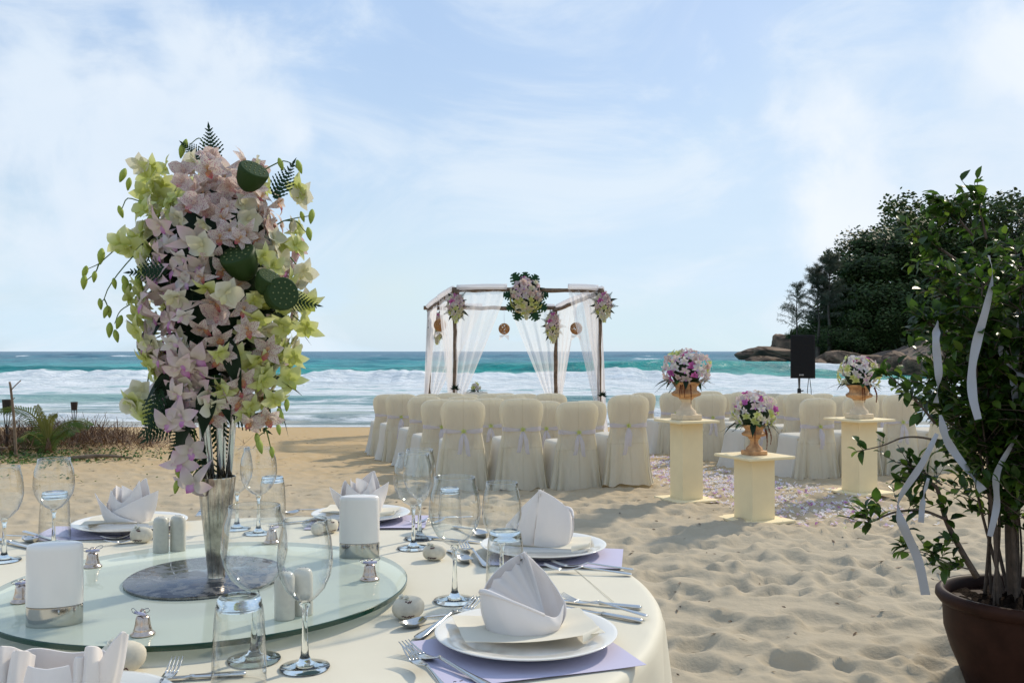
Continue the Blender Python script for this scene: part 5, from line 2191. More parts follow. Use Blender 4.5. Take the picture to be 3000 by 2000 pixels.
def setting(xp, yp, fold_kind, rz, nap_off, paper_rz, card_rz, label, s=1.0, nap_s=1.0, ppos=(0, 0), seed=0, paper=True, pw=(.30, .21)):
    p = px(xp, yp, ZC + .012)
    if paper:
        pp = thing('lilac_paper', (p.x + ppos[0], p.y + ppos[1], ZC + .0018), 'lilac paper sheet under the ' + label + ' plate', 'paper', paper_rz, 'lilac papers under the plates')
        sh_ = sheet(pw[0], pw[1], seed).build('sheet', paper_lilac, pp)
        mb_ = MB()
        g_ = random.Random(seed)
        for k in range(2):
            x0 = -pw[0] / 2 + .012 + .010 * k
            mb_.tube([(x0 + .0016 * u, -pw[1] / 2 + .012 + g_.uniform(-.001, .001), .0048 + .004) for u in range(4)], .0007, 4)
        mb_.build('printed_mark', ink_dark, sh_)
    t_ = thing('dinner_plate', (p.x, p.y, ZC + .0045), 'white dinner plate with the ' + label, 'plate', 0, 'dinner plates', s)
    inst('plate', PLATE, t_)
    cd_ = thing('cream_card', (p.x, p.y, ZC + .0045 + .020 * s), 'cream folded card under the ' + label, 'card', card_rz, 'cream cards on the plates')
    sheet(.235 * s, .155 * s, seed + 4, .013, .0006).build('card_sheet', paper_cream, cd_)
    mb_ = MB()       # rolled corner of the card
    rows = []
    for i in range(9):
        a = R(-60 + 300 * i / 8)
        rows.append([(.095 * s + .002 * math.cos(a) + q * .020 * s, -.070 * s + .007 * math.cos(a) + q * .02, .008 + .007 * math.sin(a)) for q in (-1, 0, 1)])
    mb_.grid(rows)
    mb_.build('rolled_corner', paper_cream, cd_)
    nb = thing('folded_napkin', (p.x + nap_off[0], p.y + nap_off[1], ZC + .0045 + .0205 * s), 'white ' + label, 'napkin', rz, 'folded napkins on the plates', nap_s)
    if fold_kind == 'fan':
        for nm, me_ in zip(FAN_N, FAN):
            inst(nm, me_, nb)
    elif fold_kind == 'ears':
        for i, me_ in enumerate(EARS):
            inst('ear' if 0 < i < 6 else 'panel', me_, nb)
    else:
        for i, me_ in enumerate(ROSE):
            inst('rolled_heart' if i == 6 else 'flap', me_, nb)


setting(1541, 1866, 'fan', R(4), (-.004, .012), R(20), R(12), 'fan pleated napkin', 1.0, .93, (-.005, -.055), 1, pw=(.33, .24))
setting(1592, 1606, 'fan', R(188), (-.01, .0), R(-8), R(-6), 'faceted napkin seen from its back', 1.0, 1.06, (.03, -.05), 2, pw=(.32, .22))
setting(1058, 1511, 'rose', R(20), (0, 0), R(2), R(-4), 'rose folded napkin behind the oval holder', .93, 1.0, (.03, -.05), 3, pw=(.34, .2))
setting(382, 1538, 'rose', R(0), (-.005, -.01), R(6), R(8), 'rose folded napkin facing the far shakers', .98, 1.0, (-.05, -.05), 4, pw=(.34, .2))
setting(165, 2110, 'ears', R(0), (0, .0), R(-20), R(-20), 'napkin with upright ears next to the near stone', 1.0, 1.0, (0, -.05), 5)

# ------------------------------------------------------------------ centrepiece: vase and orchids
vb = px(634, 1697, gz_)
vs_ = thing('centrepiece_vase', (vb.x, vb.y, gz_), 'fluted pewter cone vase with rods on a blotched metal plate', 'vase')
mb = MB()
dc = px(606, 1691, gz_) - vb
mb.lathe([(0, 0), (.158, 0), (.160, .0015), (.160, .005), (.158, .0065), (0, .0065)], 72, sy=1.12, off=(dc.x, dc.y, 0))
mb.build('base_plate', plate_metal, vs_, True, auto=40)
mb = MB()
mb.lathe([(0, .006), (.0185, .0065), (.0175, .012), (.0180, .02), (.0235, .08), (.031, .15), (.0375, .212), (.0382, .2145), (.0372, .2145), (.034, .19), (.0, .186)], 72,
         flute=lambda r_, z, a: r_ * (1 + (.035 * abs(math.cos(a * 7)) if .02 < z < .214 else 0)))
mb.build('cone', pewter, vs_, True, auto=50)
for (xb, xt, dy) in ((608, 590, -.006), (632, 619, -.022), (653, 660, -.020), (668, 690, -.004), (640, 640, .02)):
    a_ = Vector(((xb - 634) / F_PX * 1.92, dy, .192))
    b_ = Vector(((xt - 634) / F_PX * 1.92, dy * 2, .37))
    mb = MB()
    mb.tube([a_, b_, b_ + (b_ - a_) * .4], .0068, 12)
    mb.build('rod', steel, vs_)

YB = vb.y
bc_ = pxy(640, 846, YB)
bq = thing('orchid_bouquet', tuple(bc_), 'tall cascading bouquet of pink, lime and spotted orchids on the vase', 'bouquet')
RX, RYY, RZ = .152, .150, .255


def bq_kind(d, g_):
    if d.y > .35:
        return g_.choice(['lime', 'spotted', 'pink', 'cream'])
    if d.z > .52:
        if d.x < -.42:
            return g_.choices(['lime', 'cream'], [4, 1])[0]
        return g_.choices(['peach', 'spotted', 'cream', 'lime'], [4, 4, 1, .6])[0]
    if d.x < -.68:
        return g_.choices(['lime', 'cream', 'pink'], [5, 3, 1.5])[0]
    if d.x > .66:
        return g_.choices(['lime', 'cream', 'spotted'], [6, 4, 1])[0]
    if d.x < .08:
        return g_.choices(['pink', 'white', 'magenta', 'cream'], [8, 2.5, .35, .8])[0]
    return g_.choices(['spotted', 'cream', 'peach', 'lime'], [7, 1.6, 1.4, 1.0])[0]


gB = random.Random(77)
core = MB()
core.lathe([(0, -.21), (.055, -.18), (.09, -.09), (.115, .04), (.105, .13), (.07, .19), (0, .215)], 20, 0, (.012, .028, .012))
core.build('greenery', leaf_mat, bq, True, True)
nB = 340
ga = PI * (3 - math.sqrt(5))
for i in range(nB):
    zf = 1 - 1.93 * (i + .5) / nB
    a = i * ga + gB.uniform(-.15, .15)
    rad = math.sqrt(max(0, 1 - zf * zf)) ** .75
    d = Vector((rad * math.cos(a), rad * math.sin(a), zf))
    k = gB.uniform(.78, 1.14)
    wid = 1.0 if zf > -.3 else 1.0 + (zf + .3) * .20
    p = Vector((d.x * RX * wid, d.y * RYY * wid, d.z * RZ)) * k
    nn = Vector((d.x, d.y, d.z * .5)).normalized() + Vector((gB.uniform(-.75, .75), gB.uniform(-.5, .5), gB.uniform(-1.1, .25)))
    kd = bq_kind(d, gB)
    s = gB.uniform(.58, .92) * (1.1 if kd == 'pink' else .95)
    inst('orchid', gB.choice(BLOOM[kd]), bq, frame(p, nn, (gB.uniform(-1, 1), gB.uniform(-.4, .4), 1), s))


for i in range(26):      # crown of the dome closed with a second layer
    a = i * ga
    r_ = .012 + .075 * math.sqrt(i / 26)
    p = Vector((r_ * math.cos(a), r_ * math.sin(a), .225 - r_ * r_ * 9))
    inst('orchid', gB.choice(BLOOM[gB.choices(['peach', 'spotted', 'cream'], [4, 4, 1])[0]]), bq,
         frame(p, (math.cos(a) * .8 + gB.uniform(-.3, .3), math.sin(a) * .8 - .5, .7), (gB.uniform(-1, 1), 0, 1), gB.uniform(.6, .85)))


for i in range(64):      # the cascade under the dome
    a = gB.uniform(PI * .95, PI * 2.05)
    u = gB.random()
    r_ = .135 - .055 * u + gB.uniform(-.012, .015)
    d = Vector((math.cos(a), math.sin(a), 0))
    kd = 'lime' if abs(d.x) > .82 else (gB.choices(['pink', 'white', 'cream'], [6, 2, 1])[0] if d.x < .05 else gB.choices(['spotted', 'cream', 'lime'], [6, 2, 2])[0])
    inst('orchid', gB.choice(BLOOM[kd]), bq, frame((d.x * r_, d.y * r_, -.12 - .15 * u), (d.x + gB.uniform(-.5, .5), d.y, gB.uniform(-1.0, .0)), (gB.uniform(-1, 1), 0, 1), gB.uniform(.6, .9)))


def bw(xp, yp, dy=0.0):
    return pxy(xp, yp, YB + dy) - bc_


# loose sprays outside the dome: stems, open blooms and hanging buds
def c3(x, y):
    return 200 + x / 2.614, 340 + y / 2.614


def c4(x, y):
    return 200 + x / 2.614, 900 + y / 2.614


SPR = [
    ([c3(640, 640), c3(560, 655), c3(455, 630), c3(415, 700), c3(385, 745)], [c3(385, 735), c3(505, 720), c3(570, 690)], [], -.02),
    ([c3(640, 930), c3(580, 1010), c3(500, 1070), c3(375, 1215), c3(300, 1330), c3(275, 1400), c3(235, 1440)],
     [c3(240, 1445), c3(345, 1290), c3(420, 1270), c3(420, 1330), c3(305, 1500), c3(520, 1270), c3(540, 1220)], [], -.04),
    ([c3(600, 940), c3(400, 1000), c3(310, 1065), c3(235, 1130), c3(150, 1170)], [c3(140, 1195), c3(125, 1265), c3(205, 1235), c3(260, 1060)], [c3(400, 975), c3(530, 940), c3(480, 1010), c3(600, 870)], -.01),
    ([c3(235, 1130), c3(205, 1200), c3(125, 1270)], [], [], -.01),
    ([c3(275, 1400), c3(295, 1440), c3(310, 1500)], [], [], -.04),
    ([c3(600, 1300), c3(520, 1410), c3(400, 1490), c3(355, 1590)], [c4(320, 165), c4(410, 110), c4(355, 220), c4(310, 40), c3(480, 1330)], [c3(540, 1480)], -.03),
    ([c3(1600, 830), c3(1660, 800), c3(1780, 775), c3(1880, 762)], [c3(1780, 778), c3(1870, 762)], [], .0),
    ([c3(1660, 800), c3(1750, 810), c3(1800, 870), c3(1840, 905)], [c3(1835, 900)], [], .0),
    ([c3(1450, 440), c3(1580, 370), c3(1650, 345), c3(1720, 370), c3(1750, 400)], [c3(1750, 385), c3(1610, 370), c3(1440, 420), c3(1440, 470), c3(1420, 530)], [], -.02),
    ([c3(1060, 300), c3(1040, 220), c3(1000, 170), c3(930, 220)], [c3(905, 225), c3(880, 255)], [], .0),
    ([c3(700, 560), c3(640, 510), c3(570, 480)], [c3(440, 450), c3(470, 520)], [c3(640, 390), c3(610, 470), c3(600, 590), c3(560, 380), c3(700, 620), c3(730, 530)], -.01),
    ([c4(1500, 600), c4(1505, 740), c4(1515, 930), c4(1465, 980), c4(1448, 1050)], [c4(1448, 1050), c4(1440, 1010)], [], -.03),
    ([c4(1515, 930), c4(1540, 1030), c4(1556, 1110)], [c4(1556, 1115)], [], -.03),
    ([c4(1540, 800), c4(1580, 870), c4(1605, 930)], [c4(1605, 940)], [c4(1400, 880), c4(1530, 850)], -.04),
    ([c4(1560, 640), c4(1630, 660), c4(1675, 740)], [c4(1675, 750), c4(1605, 820)], [c4(1580, 700)], -.02),
    ([c4(960, 800), c4(965, 960), c4(985, 1100), c4(990, 1220), c4(950, 1300)], [c4(825, 1270), c4(838, 1370), c4(965, 1240)], [c4(930, 1100), c4(870, 1190), c4(960, 1350)], -.05),
    ([c4(870, 1180), c4(880, 1280), c4(838, 1370)], [], [], -.05),
    ([c3(1700, 1080), c3(1760, 1150), c3(1820, 1190)], [], [c3(1800, 1185), c3(1830, 1430), c3(1770, 560), c3(1800, 620)], -.0),
    ([c4(620, 500), c4(600, 620), c4(580, 740)], [], [c4(560, 640), c4(520, 720), c4(590, 780), c4(490, 740), c4(620, 820)], -.04),
    ([c4(880, 600), c4(860, 760), c4(850, 860)], [], [c4(840, 660), c4(870, 840), c4(780, 880)], -.10),
    ([c4(1720, 60), c4(1800, 130), c4(1830, 180)], [], [c4(1830, 150), c4(1730, 380), c4(1690, 560)], -.0),
]
for si, (st_, buds, blooms, dy) in enumerate(SPR):
    spray_stem([bw(x, y, dy) for x, y in st_], bq)
    for x, y in buds:
        p = bw(x, y, dy)
        inst('bud', BUD, bq, frame(p + Vector((0, 0, .014)), (gB.uniform(-.4, .4), gB.uniform(-.3, .3), -1), (1, 0, 0), gB.uniform(.65, 1.0)))
    for x, y in blooms:
        kind_ = 'pink' if si in (15, 19) else ('spotted' if si == 13 else gB.choice(['lime', 'lime', 'cream']))
        inst('orchid', gB.choice(BLOOM[kind_]), bq, frame(bw(x, y, dy - .01), (gB.uniform(-.7, .7), -1, gB.uniform(-.7, .1)), (gB.uniform(-.9, .9), 0, 1), gB.uniform(.66, .92)))

# lotus pods
for (x, y), n_, s in ((c3(1420, 420), (.5, -.45, .75), .95), (c3(1300, 1070), (-.2, -.62, .75), 1.15), (c3(1640, 1360), (.62, -.78, .1), 1.05), (c3(1540, 1240), (.5, -.4, .75), .8)):
    o_ = inst('lotus_pod', POD, bq, frame(bw(x, y, -.135), n_, (0, 0, 1), s))
    inst('seeds', SEEDS, o_)
# fern fronds and dark leaves
for (x0, y0), (x1, y1), dy, s in ((c3(1110, 380), c3(1078, 140), .0, .52), (c3(1020, 330), c3(960, 280), -.02, .35), (c3(1580, 640), c3(1665, 430), -.1, .5), (c3(760, 1190), c3(560, 1180), -.12, .5),
                                  (c3(1640, 1400), c3(1800, 1420), -.06, .42), (c4(780, 760), c4(610, 890), -.08, .52), (c4(850, 840), c4(670, 940), -.08, .55), (c4(930, 880), c4(840, 1000), -.05, .5),
                                  (c4(960, 900), c4(860, 1090), -.02, .5), (c4(1000, 1020), c4(1020, 1280), -.02, .7), (c4(1130, 850), c4(1160, 1060), .02, .6), (c4(1250, 780), c4(1330, 830), -.02, .5),
                                  (c4(1180, 700), c4(1150, 850), -.03, .5), (c4(720, 430), c4(830, 330), -.1, .4), (c4(720, 620), c4(650, 760), -.1, .6)):
    a, b_ = bw(x0, y0, dy), bw(x1, y1, dy)
    inst('fern', FERN, bq, leaf_frame(a, b_ - a, (gB.uniform(-.3, .3), -1, .25), s))
for (x0, y0), (x1, y1), dy, s in ((c4(1090, 560), c4(1030, 880), -.10, .85), (c4(1190, 560), c4(1200, 780), -.09, .65), (c4(760, 500), c4(690, 700), -.10, .7), (c4(860, 620), c4(780, 820), -.10, .7),
                                  (c4(590, 180), c4(560, 400), -.03, .7), (c4(1240, 230), c4(1270, 540), -.125, .8), (c3(1130, 980), c3(1160, 1230), -.13, .7), (c4(980, 760), c4(880, 930), -.09, .8),
                                  (c3(800, 1180), c3(680, 1280), -.11, .6)):
    a, b_ = bw(x0, y0, dy), bw(x1, y1, dy)
    inst('leaf', gB.choice(DARKLEAF), bq, leaf_frame(a, b_ - a, (gB.uniform(-.3, .3), -1, .2), s))
for k in range(46):      # leaves tucked between the blooms
    a = gB.uniform(0, 2 * PI)
    z = gB.uniform(-.2, .15)
    d = Vector((math.cos(a), math.sin(a), gB.uniform(-.6, .3)))
    inst('leaf', gB.choice(DARKLEAF + MIDLEAF), bq, leaf_frame((d.x * .07, d.y * .07, z), d, (0, 0, 1), gB.uniform(.55, .85)))
# ------------------------------------------------------------------ potted ficus
PX, PY = 1.945, 3.52
zp = ground(PX, PY) - .03
pot = thing('plant_pot', (PX, PY, zp), 'dark brown glazed ceramic pot standing on the sand', 'pot')
PH = .345 - zp
mb = MB()
mb.lathe([(0, 0), (.185, 0), (.195, .012), (.215, .07), (.252, .16), (.275, .24), (.280, PH - .05)], 64)
mb.build('bowl', pot_mat, pot, True, auto=50)
mb = MB()
mb.lathe([(.279, PH - .056), (.292, PH - .050), (.305, PH - .032), (.303, PH - .012), (.292, PH - .001), (.276, PH - .002), (.264, PH - .02), (.262, PH - .06)], 64)
mb.build('rim', pot_mat, pot, True, auto=60)
mb = MB()
rows = []
for i in range(12):
    r_ = .265 * i / 11
    rows.append([(r_ * math.cos(2 * PI * j / 40), r_ * math.sin(2 * PI * j / 40), PH - .05 + .02 * math.sin(j * 1.7 + i) * (i > 0) * (i < 11) + .035 * math.exp(-(r_ / .1) ** 2)) for j in range(40)])
mb.grid(rows, closed=True)
mb.build('soil', soil_mat, pot)

fic = thing('ficus_tree', (PX, PY, zp + PH - .05), 'leafy ficus tree in the dark pot, hung with white ribbons', 'tree')
gF = random.Random(31)
Z0 = fic.location.z
LV = []
for k in range(4):
    g0 = [(.030, .070, .010), (.052, .11, .014), (.12, .19, .025), (.015, .038, .008)][k]
    mbl = MB()
    petal(mbl, .052, .0150, 0, .1, [.1, .35, .2, .5][k], .35, g0, lerp(g0, (.10, .20, .03), .25), 0, 4, 3, pw=.85)
    LV.append(mbl.mesh('leaf', ficus_leaf, True, True))
leaf_list = []
twig = MB()


def add_leaves(pts, r0, n_, every=.0):
    """alternate leaves along a twig"""
    L = len(pts) - 1
    for q in range(n_):
        u = (q + 1) / n_
        f_ = u * L
        i = min(L - 1, int(f_))
        p = pts[i].lerp(pts[i + 1], f_ - i)
        d = (pts[i + 1] - pts[i]).normalized()
        side = d.cross(Vector((gF.uniform(-1, 1), gF.uniform(-1, 1), gF.uniform(-.2, 1)))).normalized()
        x = d * gF.uniform(.3, .9) + side * gF.uniform(.5, 1.0) + Vector((0, 0, gF.uniform(-.25, .35)))
        nrm = Vector((gF.uniform(-.6, .6), gF.uniform(-.6, .6), 1))
        if abs(x.normalized().dot(nrm.normalized())) > .95:
            continue
        leaf_list.append((p, x, nrm, gF.uniform(.7, 1.15), gF.choices((0, 1, 2, 3), (4, 3, 1.6, 3))[0]))


def branch(pts, r0, r1, name='branch'):
    mb_ = MB()
    c_ = bez(pts, 18)
    mb_.tube(c_, [r0 + (r1 - r0) * i / (len(c_) - 1) for i in range(len(c_))], 7)
    mb_.build(name, bark_mat, fic)
    return c_


def fl(xp, yp, Y):
    return pxy(xp, yp, Y) - fic.location


stems = []
trunk = branch([(-.03, 0, -.02), (-.045, .0, .25), (-.04, .01, .6), (0, .0, 1.0), (.02, 0, 1.28)], .024, .007, 'trunk')
stems.append(trunk)
for k in range(24):
    a = 2 * PI * k / 24 + gF.uniform(-.2, .2)
    rb_ = gF.uniform(.04, .15)
    top = gF.uniform(.75, 1.34) if k % 3 else gF.uniform(1.18, 1.38)
    rr_ = gF.uniform(.12, .33) * (1.0 if top < 1.3 else .85)
    b0 = Vector((rb_ * math.cos(a), rb_ * math.sin(a), -.02))
    b1 = Vector((rr_ * .55 * math.cos(a), rr_ * .55 * math.sin(a), top * .45))
    b2 = Vector((rr_ * math.cos(a + .3), rr_ * math.sin(a + .3), top))
    stems.append(branch([b0, b0.lerp(b1, .5) + Vector((gF.uniform(-.02, .02), gF.uniform(-.02, .02), 0)), b1, b1.lerp(b2, .55) + Vector((gF.uniform(-.03, .03), gF.uniform(-.03, .03), .02)), b2], gF.uniform(.0045, .009), .0025))
# limbs seen against the sand, reaching out on the open side
LIMB = [([(2862, 1690), (2815, 1610), (2770, 1520), (2745, 1430), (2700, 1400)], 3.45, .013),
        ([(2770, 1520), (2700, 1495), (2620, 1500), (2560, 1525), (2545, 1530)], 3.42, .006),
        ([(2745, 1290), (2690, 1280), (2640, 1283), (2585, 1305), (2510, 1322)], 3.40, .0045),
        ([(2740, 1240), (2690, 1180), (2640, 1130), (2585, 1085)], 3.44, .005),
        ([(2860, 1672), (2780, 1650), (2710, 1620), (2655, 1600)], 3.40, .003),
        ([(2760, 1420), (2700, 1380), (2655, 1365)], 3.42, .004),
        ([(2790, 1000), (2740, 960), (2705, 935)], 3.46, .005),
        ([(2800, 760), (2740, 720), (2680, 690)], 3.5, .005),
        ([(2850, 690), (2790, 620), (2760, 590)], 3.5, .005),
        ([(2890, 700), (2870, 610), (2865, 575)], 3.52, .005)]
for (pp_, Y_s, r_) in LIMB:
    c_ = branch([fl(x, y, Y_s + .01 * i) for i, (x, y) in enumerate(pp_)], r_, r_ * .4)
    bare = pp_[0] == (2745, 1290)
    lo = 3 if not bare else len(c_) - 5
    for i in range(lo, len(c_) - 1, 1 if not bare else 3):
        if gF.random() < (.95 if not bare else .5):
            d = Vector((gF.uniform(-1, .3), gF.uniform(-.7, .7), gF.uniform(-.5, .9))).normalized()
            L = gF.uniform(.04, .10) if not bare else .03
            tp_ = [c_[i], c_[i] + d * L * .5, c_[i] + d * L + Vector((0, 0, .01))]
            twig.tube(tp_, .0012, 4)
            add_leaves([Vector(q) for q in tp_], 0, gF.randint(3, 5) if not bare else 2)
    add_leaves([Vector(q) for q in c_[-3:]], 0, 6 if not bare else 4)
for c_ in stems:
    L = len(c_)
    for i in range(int(L * .42), L):
        for rep in range(5 if c_[i].z > .55 else 2):
            a = gF.uniform(0, 2 * PI)
            out = Vector((math.cos(a), math.sin(a), gF.uniform(-.1, .9)))
            rad_ = Vector((c_[i].x, c_[i].y, 0))
            out += rad_ * 2.2
            out.normalize()
            ln = gF.uniform(.07, .19)
            pts_ = [c_[i], c_[i] + out * ln * .5 + Vector((0, 0, .008)), c_[i] + out * ln + Vector((0, 0, gF.uniform(-.02, .04)))]
            if math.hypot(pts_[2].x, pts_[2].y) > .42:
                continue
            twig.tube(pts_, [.002, .0015, .001], 4)
            add_leaves([Vector(q) for q in pts_], 0, gF.randint(5, 8))
o = twig.build('twigs', bark_mat, fic)
tag(o, kind='stuff')
# the leaves turned to the open side are single objects, the rest of the crown is one mass
leaf_list.sort(key=lambda q: q[0].y + abs(q[0].x + .15) * .3)
for p, x, nrm, s, v in leaf_list[:300]:
    inst('leaf', LV[v], fic, leaf_frame(p, x, nrm, s))
LVD = []
for me_ in LV:
    vv = np.empty(len(me_.vertices) * 3, dtype=np.float32)
    me_.vertices.foreach_get('co', vv)
    cc = np.empty(len(me_.vertices) * 4, dtype=np.float32)
    me_.color_attributes['Col'].data.foreach_get('color', cc)
    LVD.append((vv.reshape(-1, 3), cc.reshape(-1, 4)[:, :3], [tuple(p.vertices) for p in me_.polygons]))


def mass(items, data, name, mat, parent):
    vs_l, cs_l, qs = [], [], []
    k = 0
    for p, x, nrm, s, v in items:
        M_ = np.array(leaf_frame(p, x, nrm, s))
        vv_, cc_, ff = data[v]
        vs_l.append(vv_ @ M_[:3, :3].T + M_[:3, 3])
        cs_l.append(cc_)
        qs.append(np.array(ff) + k)
        k += len(vv_)
    me_ = np_mesh(name, np.concatenate(vs_l), np.concatenate(qs), mat, {'Col': np.concatenate(cs_l)})
    return inst(name, me_, parent)


o = mass(leaf_list[300:], LVD, 'foliage', ficus_leaf, fic)
tag(o, kind='stuff')


def ribbon(pp_, Y_s, w, label, widths=None):
    """hanging satin strip through photo points"""
    pts = [pxy(x, y, Y_s + dy) for x, y, dy in pp_]
    top = pts[0]
    t_ = thing('ribbon', tuple(pts[-1]), label, 'ribbon', 0, 'white ribbons on the potted tree')
    c_ = bez(pts, 24)
    rows = []
    for i, p in enumerate(c_):
        u = i / (len(c_) - 1)
        d = (c_[min(i + 1, len(c_) - 1)] - c_[max(i - 1, 0)]).normalized()
        tw = .9 * math.sin(u * 6.5 + pp_[0][0]) + .25 * math.sin(u * 17)
        side = d.cross(Vector((math.sin(tw), -math.cos(tw), 0))).normalized()
        ww = w * (.4 + .6 * min(1, u * 5))
        q = [p + side * ww * s for s in (-.5, 0, .5)]
        q[1] += Vector((0, -.004 * math.sin(u * 23), 0))
        rows.append([tuple(a - t_.location) for a in q])
    mb_ = MB()
    mb_.grid(rows)
    mb_.grid([[(a[0], a[1] + .0006, a[2]) for a in reversed(r_)] for r_ in rows])
    mb_.build('strip', ribbon_mat, t_)


ribbon([(2897, 748, 0), (2908, 810, -.03), (2890, 900, -.04), (2865, 990, -.03), (2848, 1080, -.02), (2850, 1160, -.03), (2866, 1228, -.04)], 3.26, .031, 'long white ribbon running down the front of the crown')
ribbon([(2748, 940, 0), (2742, 1000, -.02), (2750, 1100, -.02), (2742, 1180, -.01)], 3.38, .028, 'white ribbon hanging behind the topmost side leaves')
ribbon([(2755, 1215, 0), (2775, 1290, -.02), (2830, 1370, -.03), (2880, 1438, -.04)], 3.38, .030, 'white ribbon slanting across the bare branches to the trunk')
ribbon([(2745, 1270, 0), (2700, 1360, -.02), (2640, 1450, -.03), (2632, 1500, -.03), (2655, 1560, -.02), (2690, 1640, -.02), (2712, 1742, -.03)], 3.26, .032, 'lowest white ribbon trailing toward the pot rim')
ribbon([(2920, 1000, 0), (2955, 1060, -.02), (3000, 1110, -.02), (3050, 1150, -.02)], 3.38, .030, 'white ribbon slanting out of the crown to the far side')
ribbon([(3010, 1230, 0), (2960, 1310, -.02), (2920, 1390, -.02), (2920, 1480, -.02), (2900, 1570, -.03)], 3.38, .024, 'narrow white ribbon curling beside the trunk')
ribbon([(2985, 820, 0), (3000, 880, -.01), (2990, 960, 0), (2970, 1080, 0), (2975, 1180, 0)], 3.38, .028, 'white ribbon half buried in the far side leaves')
ribbon([(2720, 1400, 0), (2705, 1460, 0), (2698, 1530, 0)], 3.3, .02, 'short white ribbon beside the lowest limb')

# ------------------------------------------------------------------ palm, torches and scrub on the left
def torch(xp, ytop, ybase, Y, label, w=.105):
    b_ = pxy(xp, ybase, Y)
    top = pxy(xp, ytop, Y).z
    g0 = ground(b_.x, Y)
    t_ = thing('garden_torch', (b_.x, Y, g0 - .05), label, 'torch', 0, 'bamboo torches in the sand')
    H = top - g0 + .05
    ch = w * 1.25
    mb_ = MB()
    mb_.lathe([(w * .36, H - ch), (w * .42, H - ch * .9), (w * .5, H - .01), (w * .52, H), (w * .42, H), (w * .3, H - .02), (0, H - .02)], 18, flute=lambda r_, z, a: r_ * (1 + .04 * math.sin(a * 9)))
    mb_.build('oil_cup', dark_wood, t_)
    for k in range(4):
        a = k * PI / 2 + .5
        mb_ = MB()
        mb_.tube([(.014 * math.cos(a), .014 * math.sin(a), H - ch * 2.5), (w * .34 * math.cos(a), w * .34 * math.sin(a), H - ch * .95)], .006, 5)
        mb_.build('split_stave', dark_wood, t_)
    mb_ = MB()
    mb_.tube([(0, 0, 0), (.004, .003, H * .4), (0, 0, H - ch * 2.4)], .019, 8)
    mb_.build('pole', dark_wood, t_)


torch(217, 1177, 1270, 14.6, 'burnt bamboo torch behind the small palm fronds')
torch(20, 1170, 1300, 11.9, 'burnt bamboo torch beside the forked stick', .12)
b_ = pxy(46, 1352, 11.4)
stk = thing('forked_stick', (b_.x, 11.4, ground(b_.x, 11.4)), 'thin forked stick planted upright beside a torch', 'stick')
mb = MB()
q = lambda x, y: pxy(x, y, 11.4) - stk.location
mb.tube(bez([q(48, 1362), q(42, 1240), q(32, 1140), q(28, 1118)], 14), [.02 - .0007 * i for i in range(15)][:len(bez([q(48, 1362), q(42, 1240), q(32, 1140), q(28, 1118)], 14))], 7)
mb.build('shaft', driftwood, stk)
mb = MB()
mb.tube(bez([q(33, 1142), q(46, 1128), q(61, 1114)], 8), .0065, 6)
mb.build('twig', driftwood, stk)
mb = MB()
mb.tube([q(34, 1172), q(43, 1165)], .006, 6)
mb.build('stub', driftwood, stk)


def palm_frond(pts, wid, parent, c, n_=34, dry=False):
    """rachis with paired leaflets"""
    cpts = bez(pts, n_)
    mb_ = MB()
    m_ = len(cpts)
    mb_.tube(cpts, [.012 * (1 - .8 * i / m_) + .002 for i in range(m_)], 5, 0, lerp(c, (.25, .22, .06), .5))
    g_ = random.Random(int(abs(pts[-1][0] * 1000)) + n_)
    for i in range(3, m_):
        d = (cpts[i] - cpts[i - 1]).normalized()
        u = i / m_
        for s in (-1, 1):
            side = d.cross(Vector((0, -.6, .8))).normalized() * s
            L = wid * (math.sin(PI * (.12 + .82 * u)) ** .6) * g_.uniform(.8, 1.1)
            x = (d * .75 + side * .8 + Vector((0, 0, -.25 if not dry else -.7))).normalized()
            p0 = cpts[i]
            p1 = p0 + x * L * .55
            p2 = p0 + x * L + Vector((0, 0, -L * .22))
            ww = d.cross(x).cross(x).normalized() * .009
            cc = lerp(c, (.16, .15, .03), g_.random() * .5)
            mb_.add([p0 - ww * .5, p0 + ww * .5, p1 + ww, p1 - ww, p2], [(0, 1, 2, 3), (3, 2, 4)], 0, cc)
    mb_.build('dry_frond' if dry else 'frond', leaf_mat, parent, False, True)


b_ = pxy(142, 1345, 11.8)
pal = thing('young_palm', (b_.x, 11.8, ground(b_.x, 11.8) - .01), 'young coconut palm with arching fronds beside the torches', 'palm')
q = lambda x, y, dy=0.0: pxy(x, y, 11.8 + dy) - pal.location
gp, yg = (.05, .10, .012), (.16, .16, .03)
palm_frond([q(142, 1330), q(130, 1265), q(95, 1215), q(45, 1195), q(-5, 1200, -.1)], .17, pal, gp)
palm_frond([q(142, 1330), q(150, 1275), q(190, 1240), q(230, 1232), q(262, 1245, -.1)], .17, pal, gp)
palm_frond([q(142, 1330), q(136, 1270), q(128, 1235), q(108, 1190)], .10, pal, yg)
palm_frond([q(142, 1330), q(142, 1270), q(150, 1225), q(165, 1212)], .10, pal, yg)
palm_frond([q(142, 1330), q(160, 1290), q(200, 1258), q(222, 1265, -.2)], .15, pal, gp)
palm_frond([q(142, 1330), q(118, 1290), q(85, 1272), q(50, 1288, -.2)], .15, pal, gp)
palm_frond([q(140, 1330), q(100, 1292), q(40, 1305), q(-30, 1345, -.4)], .14, pal, (.09, .055, .03), dry=True)
mb = MB()
for dx in (-.02, .015, .03):
    mb.tube([(dx, 0, 0), (dx * .7, 0, .1), (0, 0, .2)], [.03, .022, .012], 8, 0, (.20, .12, .06))
mb.build('leaf_base', leaf_mat, pal, True, True)

